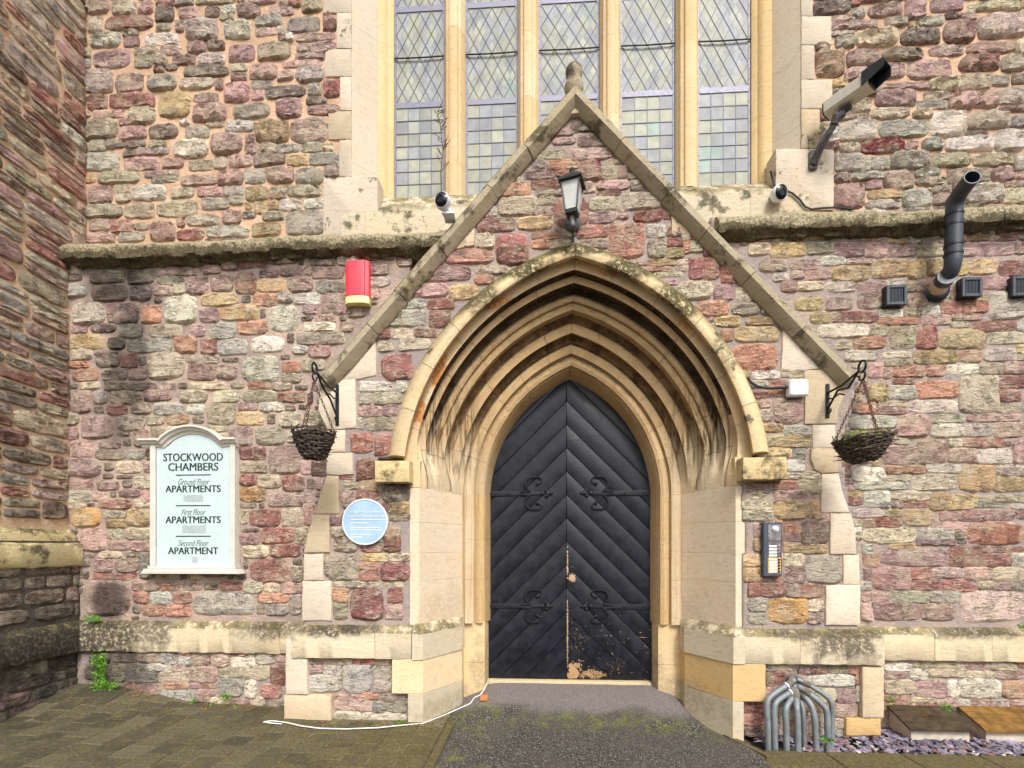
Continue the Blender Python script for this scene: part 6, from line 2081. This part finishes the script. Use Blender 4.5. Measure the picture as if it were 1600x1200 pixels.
# --- square vents
for px0, py0, px1, py1, lab in ((1386, 444, 1418, 476, "black square vent grille between the gable coping and the flue pipe"), (1504, 432, 1536, 463, "black square vent grille just beyond the flue pipe, middle one of three"),
                                (1583, 430, 1615, 462, "black square vent grille cut off by the picture's edge, farthest from the door")):
    N_ = 4.82
    a, b = U(px0, py1, N_), U(px1, py0, N_)
    y = N_ + CAMY
    vt = thing("vent_grille", lab, "vent", ((a.x + b.x) / 2, y, a.z), "black square wall vents")
    f_ = .028
    mb = MB()
    mb.box((a.x, y + .02, a.z), (b.x, y + .11, b.z), .004)
    mb.build("duct", m_blkpl, vt)
    for q in (((a.x, y, a.z), (a.x + f_, y + .0195, b.z)), ((b.x - f_, y, a.z), (b.x, y + .0195, b.z)), ((a.x + f_ + .0005, y, a.z), (b.x - f_ - .0005, y + .0195, a.z + f_)), ((a.x + f_ + .0005, y, b.z - f_), (b.x - f_ - .0005, y + .0195, b.z))):
        mb = MB()
        mb.box(q[0], q[1], .003)
        mb.build("frame", m_pipe, vt, smooth=30)
    mb = MB()
    n = 10
    for k in range(1, n):
        x_ = a.x + f_ + (b.x - a.x - 2 * f_) * k / n
        mb.box((x_ - .0025, y + .008, a.z + f_), (x_ + .0025, y + .013, b.z - f_))
        z_ = a.z + f_ + (b.z - a.z - 2 * f_) * k / n
        mb.box((a.x + f_, y + .0135, z_ - .0025), (b.x - f_, y + .0165, z_ + .0025))
    mb.build("grille", m_greypl if False else m_pipe, vt)

# --- hanging basket brackets and baskets
def bracket(wallpx, ztop, zbot, tip_px, tip_py, lab):
    Nw = 4.535
    a, b = U(wallpx, ztop, Nw), U(wallpx, zbot, Nw)
    L = .47
    yw = a.y
    br = thing("basket_bracket", lab, "bracket", a, "scrolled iron basket brackets")
    mb = MB()
    mb.box((a.x - .016, yw - .008, b.z), (a.x + .016, yw + .004, a.z), .003)
    mb.build("back_bar", m_iron, br, smooth=30)
    x = a.x
    zt_ = a.z - .07
    def P(f, z_):
        return Vector((x, yw - f, z_))
    mb = MB()
    up = [P(.0, zt_), P(.02, zt_ + .03), P(.05, zt_ + .01), P(.2, zt_ - .0), P(.36, zt_ + .03), P(.44, zt_ + .05)]
    mb.tube([P(.0, zt_ - .01), P(.2, zt_ - .01), P(.42, zt_ + .03)], .010, 6)
    mb.build("top_bar", m_iron, br, smooth=True)
    mb = MB()
    brace = [P(.03, b.z + .10), P(.012, b.z + .06), P(.03, b.z + .035), P(.05, b.z + .05), P(.05, b.z + .07)]
    mb.tube(brace, .008, 6)
    mb.tube([P(.012, b.z + .085), P(.15, b.z + .2), P(.30, zt_ - .06), P(.42, zt_ + .03)], .010, 6)
    mb.tube([P(.0, zt_ - .06), P(.08, zt_ - .085), P(.17, zt_ - .07), P(.24, zt_ - .10)], .007, 6)
    mb.build("brace", m_iron, br, smooth=True)
    mb = MB()
    c = P(L, zt_ + .055)
    mb.tube([P(.42, zt_ + .03)] + [c + Vector((0, -.045 * math.cos(t), .045 * math.sin(t))) for t in [math.radians(q) for q in range(215, -120, -25)]], .009, 6)
    c3 = P(L - .0, zt_ - .02)
    mb.tube([P(.40, zt_ + .0)] + [c3 + Vector((0, -.035 * math.cos(t), .035 * math.sin(t))) for t in [math.radians(q) for q in range(170, 420, 25)]], .008, 6)
    mb.build("scroll_hook", m_iron, br, smooth=True)
    return P(L + .01, zt_ - .05)
hook_l = bracket(527, 601, 665, 490, 585, "black scrolled iron bracket holding the dark empty basket")
hook_r = bracket(1293, 600, 653, 1350, 570, "black scrolled iron bracket holding the basket with green shoots")
def basket(hook, R, py_top, py_bot, tilt, green, lab, seed):
    rb_ = random.Random(seed)
    Nb = hook.y - CAMY
    ppx = 800 + FPX * (hook.x * CT + (hook.y - CAMY) * ST) / (-hook.x * ST + (hook.y - CAMY) * CT)
    zt_ = UZ(ppx, py_top, Nb)
    zb_ = UZ(ppx, py_bot, Nb)
    c = Vector((hook.x, hook.y, zt_))
    bk = thing("hanging_basket", lab, "hanging basket", (c.x, c.y, zb_), "wicker hanging baskets")
    H = zt_ - zb_
    def rad(h):
        return R * (.42 + .58 * (h ** .62))
    def tl(p):
        return Vector((p.x, p.y, p.z + (p.x - c.x) * tilt))
    mb = MB()
    nr = 11
    for j in range(nr):
        h = j / (nr - 1)
        pts = []
        n = 44
        ph = rb_.random() * 6
        for i in range(n + 1):
            a_ = 2 * math.pi * i / n
            r = rad(h) + .010 * math.sin(a_ * 11 + math.pi * j) + rb_.uniform(-.005, .005)
            pts.append(tl(Vector((c.x + r * math.cos(a_), c.y + r * math.sin(a_), zb_ + H * h + rb_.uniform(-.006, .006) + .006 * math.sin(a_ * 3 + ph)))))
        mb.tube(pts, rb_.uniform(.006, .0095), 5)
    for k in range(46):                                  # stray ends
        a_ = rb_.random() * 6.28
        h = rb_.random()
        r = rad(h) + .006
        p = Vector((c.x + r * math.cos(a_), c.y + r * math.sin(a_), zb_ + H * h))
        t_ = Vector((-math.sin(a_), math.cos(a_), rb_.uniform(-.25, .45)))
        out = Vector((math.cos(a_), math.sin(a_), .2)) * rb_.uniform(0, .03)
        L = rb_.uniform(.05, .12)
        mb.tube([tl(p), tl(p + t_ * L * .5), tl(p + t_ * L + out)], [.005, .005, .003], 4)
    mb.build("woven_bowl", m_wick, bk, smooth=True)
    mb = MB()
    for k in range(22):
        a_ = 2 * math.pi * k / 22
        pts = [tl(Vector((c.x + (rad(h) + .002) * math.cos(a_), c.y + (rad(h) + .002) * math.sin(a_), zb_ + H * h))) for h in (0, .25, .5, .75, 1.05)]
        mb.tube(pts, .006, 4)
    mb.build("stakes", m_wick, bk)
    mb = MB()
    prof = [(R * .36, 0.01), (rad(.3) - .018, H * .3), (rad(.7) - .02, H * .7), (R * .93, H * .93), (R * .6, H * .98), (.01, H * 1.02)]
    n = 20
    rings = [[tl(Vector((c.x + r * math.cos(6.2832 * i / n), c.y + r * math.sin(6.2832 * i / n), zb_ + h + rb_.uniform(-.004, .004)))) for i in range(n)] for r, h in prof]
    mb.loft(rings)
    mb.build("lining", m_soil if green else m_wick, bk, smooth=True)
    if green:
        mb = MB()
        for k in range(130):
            a_ = rb_.random() * 6.28
            r = R * rb_.uniform(.3, 1.02)
            p = tl(Vector((c.x + r * math.cos(a_), c.y + r * math.sin(a_), zt_ + rb_.uniform(-.005, .03) * (1.6 if green > 1 else .8))))
            leaf_at(mb, p, rb_, rb_.uniform(.012, .026))
        mb.build("leaves", m_leaf, bk, kind='stuff')
    for k in range(3):
        a_ = 2.2 + 2.094 * k + (.3 if tilt else 0)
        q = tl(Vector((c.x + R * .97 * math.cos(a_), c.y + R * .97 * math.sin(a_), zt_)))
        nl = int((hook - q).length / .026)
        mb = MB()
        dv = (q - hook).normalized()
        u = dv.orthogonal().normalized()
        v = dv.cross(u)
        for i in range(nl):
            p = hook.lerp(q, (i + .5) / nl)
            s_ = u if i % 2 else v
            ring = [p + dv * (.018 * math.cos(t)) + s_ * (.0085 * math.sin(t)) for t in [math.pi * 2 * m_ / 8 for m_ in range(9)]]
            mb.tube(ring, .0032, 4)
        mb.build("chain", m_chain, bk)
def leaf_at(mb, p, r, s):
    d = Vector((r.gauss(0, 1), r.gauss(0, 1) - .3, r.gauss(.5, .6))).normalized()
    u = d.orthogonal().normalized()
    u = (u * math.cos(r.random() * 6) + d.cross(u) * math.sin(r.random() * 6)).normalized()
    n = d.cross(u)
    t = p + u * s
    mb.add([p, p + u * s * .5 + n * s * .42 + d * s * .1, t, p + u * s * .5 - n * s * .42 + d * s * .1], [(0, 1, 2, 3)])
basket(hook_l, .17, 675, 716, .02, 0, "dark empty wicker basket hanging nearest the name board", 1)
basket(hook_r, .2, 684, 720, .10, 2, "lopsided wicker basket with green shoots hanging near the white junction box", 2)

# --- conduit pipes fanning out of the base wall
cp = thing("conduit_pipes", "fan of eight grey conduit pipes bending from one hole down into the slate chippings", "pipes", U(1240, 1100, 4.5))
mb = MB()
h0 = U(1238, 1064, 4.53)
mb.lathe(h0 + Vector((0, .03, 0)), (0, -1, 0), [(.065, 0), (.068, .025), (.056, .03), (.05, .0)], 20)
mb.build("wall_sleeve", m_dirtcond, cp, smooth=35)
def cpx(x, y):
    return 1180 + x * 180 / 1543, 1040 + y * 140 / 1200
PIPES = [[(520, 190, 4.50), (430, 260, 4.46), (200, 420, 4.42), (155, 560, 4.40), (170, 800, 4.39), (180, 1080, 4.38)],
         [(530, 270, 4.50), (470, 350, 4.46), (290, 480, 4.40), (255, 600, 4.38), (260, 800, 4.37), (268, 1080, 4.36)],
         [(530, 360, 4.50), (490, 440, 4.42), (425, 540, 4.37), (405, 640, 4.35), (415, 850, 4.34), (425, 1090, 4.33)],
         [(545, 300, 4.50), (550, 450, 4.40), (555, 540, 4.35), (560, 620, 4.33), (570, 850, 4.32), (575, 1110, 4.31)],
         [(570, 420, 4.50), (610, 480, 4.45), (640, 570, 4.42), (645, 700, 4.41), (655, 850, 4.41), (665, 1020, 4.40)],
         [(580, 360, 4.49), (670, 430, 4.43), (750, 540, 4.38), (790, 680, 4.36), (805, 850, 4.35), (825, 1080, 4.34)],
         [(580, 280, 4.48), (740, 390, 4.42), (930, 560, 4.38), (965, 700, 4.37), (970, 850, 4.36), (980, 1090, 4.36)],
         [(560, 180, 4.50), (740, 270, 4.46), (960, 420, 4.43), (1020, 520, 4.42), (1030, 700, 4.42), (1020, 1040, 4.41)]]
for pi_, P_ in enumerate(PIPES):
    pts = []
    raw = [U(*cpx(x, y_), n) for x, y_, n in P_]
    raw[-1].z = -.19
    raw[-2].z = max(raw[-2].z, raw[-1].z + .1)
    for i in range(len(raw) - 1):                       # soften the bends
        p0 = raw[max(i - 1, 0)]
        p1, p2 = raw[i], raw[i + 1]
        p3 = raw[min(i + 2, len(raw) - 1)]
        for s_ in range(5):
            t = s_ / 5
            pts.append(.5 * ((2 * p1) + (p2 - p0) * t + (2 * p0 - 5 * p1 + 4 * p2 - p3) * t * t + (3 * p1 - p0 - 3 * p2 + p3) * t ** 3))
    pts.append(raw[-1])
    r_ = .0255 if pi_ not in (4, 7) else .021
    mb = MB()
    mb.tube(pts, r_, 12)
    pobj = mb.build("conduit", m_conduit, cp, smooth=True)
    mb = MB()
    mb.tube([raw[0] + Vector((0, .05, .01)), raw[0].lerp(raw[1], .5), raw[1]], r_ + .005, 12)
    mb.build("collar", m_dirtcond, cp, smooth=True)
    if pi_ < 2:
        dv = (raw[2] - raw[1]).normalized()
        mb = MB()
        mb.tube([raw[1] + dv * .002, raw[1] + dv * .014], r_ + .007, 12)
        mb.build("white_band", m_whpl, cp, smooth=True)

# --- meter boxes by the right wall
zlo = -.17
for k, (xa, xb, lm, lab) in enumerate(((3.31, 3.87, m_lidmat, "low pale meter box with a dark mossy sloping lid, nearest the conduits"), (3.95, 4.51, m_lidmat2, "low pale meter box with an ochre rusty sloping lid, second along the wall"),
                                       (4.59, 5.15, m_lidmat, "low meter box mostly beyond the photograph's right edge"))):
    if k == 2:
        continue
    bx = thing("meter_box", lab, "meter box", ((xa + xb) / 2, -.18, zlo), "low meter boxes along the right wall")
    yf, yb = 4.56 + CAMY, 4.87 + CAMY
    mb = MB()
    i = .03
    sec = [(yf + i, zlo), (yf + i, .005), (yb, .125), (yb, zlo)]
    mb.loft([[(x_, y_, z_) for y_, z_ in sec] for x_ in (xa + i, xb - i)])
    mb.box((xa + i - .006, yf + i - .006, zlo + .03), (xb - i + .006, yf + i - .0005, zlo + .045))
    mb.build("case", m_boxpl, bx, smooth=30)
    n = 4
    for s_ in range(n):
        t0, t1 = s_ / n, (s_ + 1) / n - .012
        ya, yb2 = yf - .01 + (yb - yf) * t0, yf - .01 + (yb - yf) * t1
        za, zb2 = .018 + .125 * t0, .018 + .125 * t1
        mb = MB()
        mb.loft([[(x_, ya, za - .018), (x_, ya, za), (x_, yb2, zb2), (x_, yb2, zb2 - .018)] for x_ in (xa - .005, xb + .005)])
        mb.build("lid_board", lm, bx, smooth=30)

# --- cables on the ground
def on_ground(px, py, lift):
    z_ = 0.0
    for _ in range(12):
        p_ = G(px, py, z_)
        z_ = z_ * .5 + (hz(p_.x, p_.y) + lift) * .5
    return G(px, py, z_)
wc = [on_ground(x, y_, .032 if x < 640 else .012) for x, y_ in ((440, 1131), (425, 1130), (412, 1128), (425, 1126), (448, 1129), (470, 1134), (500, 1138), (540, 1139), (590, 1137), (635, 1132.5),
      (660, 1130.5), (690, 1119), (715, 1108), (735, 1099), (741, 1090), (750, 1086), (757, 1077), (762, 1066))]
mb = MB()
mb.tube(wc, .0052, 7)
mb.build("white_cable", m_wire, None, smooth=True, label="thin white cable lying along the foot of the porch up to the door", category="cable")
bc = [U(-20, 1153, 4.22), U(30, 1133, 4.33), U(60, 1117, 4.45), U(100, 1099, 4.6), U(125, 1092, 4.74), U(140, 1089, 4.80), U(160, 1096, 4.79), U(180, 1108, 4.77), U(205, 1112, 4.76), U(260, 1111, 4.76), U(310, 1109, 4.77), U(345, 1111, 4.75), U(380, 1117, 4.72), U(415, 1121, 4.68), U(444, 1121, 4.66)]
mb = MB()
mb.tube(bc, .012, 7)
mb.lathe(bc[4], (1, .3, .3), [(.02, -.03), (.024, 0), (.02, .03)], 8)
mb.build("black_cable", m_bcab, None, smooth=True, label="black cable running along the foot of the name board's wall into the corner", category="cable")

# --- broken bit of terracotta by the door
p = on_ground(757, 1093, 0)
mb = MB()
n = 8
ring = lambda r0, x_: [(p.x + x_, p.y + r0 * math.cos(math.pi * k / n), hz(p.x, p.y) + .004 + r0 * math.sin(math.pi * k / n)) for k in range(n + 1)] + [(p.x + x_, p.y + (r0 - .012) * math.cos(math.pi * k / n), hz(p.x, p.y) + .002 + (r0 - .012) * math.sin(math.pi * k / n)) for k in range(n, -1, -1)]
mb.loft([ring(.045, -.035), ring(.045, .035)])
mb.build("pot_shard", m_terra, None, smooth=40, label="curved orange terracotta shard on the apron beside the white cable", category="shard")

# --- weeds and the dry stem
def weed(px, py, N, r, n, name, lab, up=1.0, s=(.012, .028), seed=0, group=None, spread=None):
    rr = random.Random(seed)
    c = U(px, py, N)
    t = thing(name, lab, "weed", c, group)
    mb, ms = MB(), MB()
    for k in range(n):
        a_ = rr.random() * 6.28
        q = r * math.sqrt(rr.random())
        p = c + Vector((q * math.cos(a_) * (spread or 1), -abs(rr.gauss(0, .03)) - .012, q * math.sin(a_) * up))
        leaf_at(mb, p, rr, rr.uniform(*s))
        if k % 7 == 0:
            ms.tube([c + Vector((rr.uniform(-.02, .02), .0, -.5 * r * up)), c.lerp(p, .6), p], .0022, 4)
    mb.build("leaves", m_leaf, t, kind='stuff')
    ms.build("stems", m_leaf, t)
weed(160, 1045, 4.80, .14, 230, "wall_weed", "tall leafy green weed climbing the dark corner below the plinth", 1.5, (.014, .03), 1, None, .55)
weed(168, 1070, 4.79, .15, 150, "wall_weed", "spreading foot of green leaves under the climbing corner weed", .35, (.014, .03), 2)
weed(150, 966, 4.84, .10, 90, "wall_weed", "small green tuft on the plinth ledge below the blackened stone", .35, (.012, .026), 3)
weed(356, 1087, 4.82, .055, 60, "wall_weed", "bright small weed in a joint, above the wall foot's middle", .7, (.012, .026), 4)
weed(340, 1104, 4.80, .07, 70, "wall_weed", "low weed at the pavement edge just below the bright small weed", .5, (.012, .026), 5)
weed(373, 1106, 4.79, .045, 40, "wall_weed", "low weed at the pavement edge, nearest the corner block", .5, (.012, .024), 6)
weed(306, 1095, 4.82, .04, 45, "wall_weed", "thin weed in a joint between the large pale foot stone and corner block", 1.6, (.010, .02), 7, None, .5)
weed(250, 1104, 4.80, .06, 50, "wall_weed", "thin weed at the large pale foot stone's edge nearest the dark corner", 1.4, (.010, .02), 8, None, .6)
weed(628, 1127, 4.45, .05, 45, "wall_weed", "little green weed where the white cable meets the arch's pedestal", .45, (.010, .02), 9)
weed(98, 1113, 4.5, .06, 40, "wall_weed", "small grassy weed on the pavement by the side wall", .5, (.012, .03), 10)
weed(48, 1147, 4.2, .05, 30, "wall_weed", "sparse weed on the pavement beside the black cable, nearest the viewer", .4, (.012, .03), 11)
weed(1476, 1103, 4.62, .05, 45, "wall_weed", "green weed between the two meter boxes by the wall", .5, (.012, .024), 12)
weed(1390, 1091, 4.82, .04, 35, "wall_weed", "tiny weed at the back corner of the dark lidded box", .6, (.010, .02), 13)
weed(1288, 1154, 4.35, .05, 40, "wall_weed", "small green weed among the slates by the conduit pipes", .6, (.012, .026), 14)
weed(1596, 978, 4.78, .06, 45, "wall_weed", "small weed on the plinth above the ochre lidded meter box", .7, (.012, .024), 15)
rr = random.Random(3)
st = thing("dry_stem", "dry seeded weed stem standing behind the coping's turret camera", "weed", U(689, 300, 4.6))
mb = MB()
stem = [U(690, 300, 4.5), U(689, 270, 4.5), U(692, 235, 4.5), U(688, 195, 4.5), U(683, 172, 4.5)]
mb.tube(stem, [.006, .006, .005, .004, .002], 5)
for k in range(26):
    t = rr.uniform(.25, 1)
    i = min(3, int(t * 4))
    p = stem[i].lerp(stem[i + 1], t * 4 - i)
    q = p + Vector((rr.choice((-1, 1)) * rr.uniform(.02, .07), rr.uniform(-.03, .03), rr.uniform(.03, .1)))
    mb.tube([p, q], [.003, .0018], 4)
    for m_ in range(3):
        c = p.lerp(q, rr.uniform(.4, 1))
        mb.lathe(c, (rr.gauss(0, 1), rr.gauss(0, 1), 1), [(.001, -.008), (.005, 0), (.001, .008)], 5)
mb.build("stem", m_twig, st)

# --- dead leaves and grit blown into the corners
rl_ = random.Random(91)
m_dead = mat_plain("dead_leaf", mlin(150, 104, 62), .8, 0, .5, .2, 30, .2)
mb = MB()
def litter(x, y, s, dz=.022):
    z_ = hz(x, y) + dz
    a_ = rl_.random() * 6.28
    u, v_ = Vector((math.cos(a_), math.sin(a_), rl_.uniform(-.2, .3))) * s, Vector((-math.sin(a_), math.cos(a_), rl_.uniform(-.2, .3))) * s * rl_.uniform(.35, .6)
    c_ = Vector((x, y, z_ + .006))
    b_ = Vector((0, 0, .003))
    mb.loft([[c_ - u - b_, c_ + v_ - b_, c_ + u - b_, c_ - v_ - b_], [c_ - u, c_ + v_, c_ + u, c_ - v_]])
for k in range(46):
    x = rl_.uniform(-4.6, -2.2)
    litter(x, -.06 - abs(rl_.gauss(0, .12)), rl_.uniform(.008, .024))
for k in range(30):
    litter(rl_.uniform(-2.1, -.9), -.46 - abs(rl_.gauss(0, .10)), rl_.uniform(.007, .02))
for k in range(40):
    litter(rl_.uniform(-4.4, -1.0), rl_.uniform(-1.3, -.1) if k % 2 else -.5, rl_.uniform(.005, .014))
for k in range(26):
    litter(rl_.uniform(-.7, 1.8), rl_.uniform(-1.2, -.2), rl_.uniform(.005, .013), .006)
mb.build("leaf_litter", m_dead, None, kind='stuff', label="scattered brown dead leaves and grit along the foot of the walls", category="leaf litter")
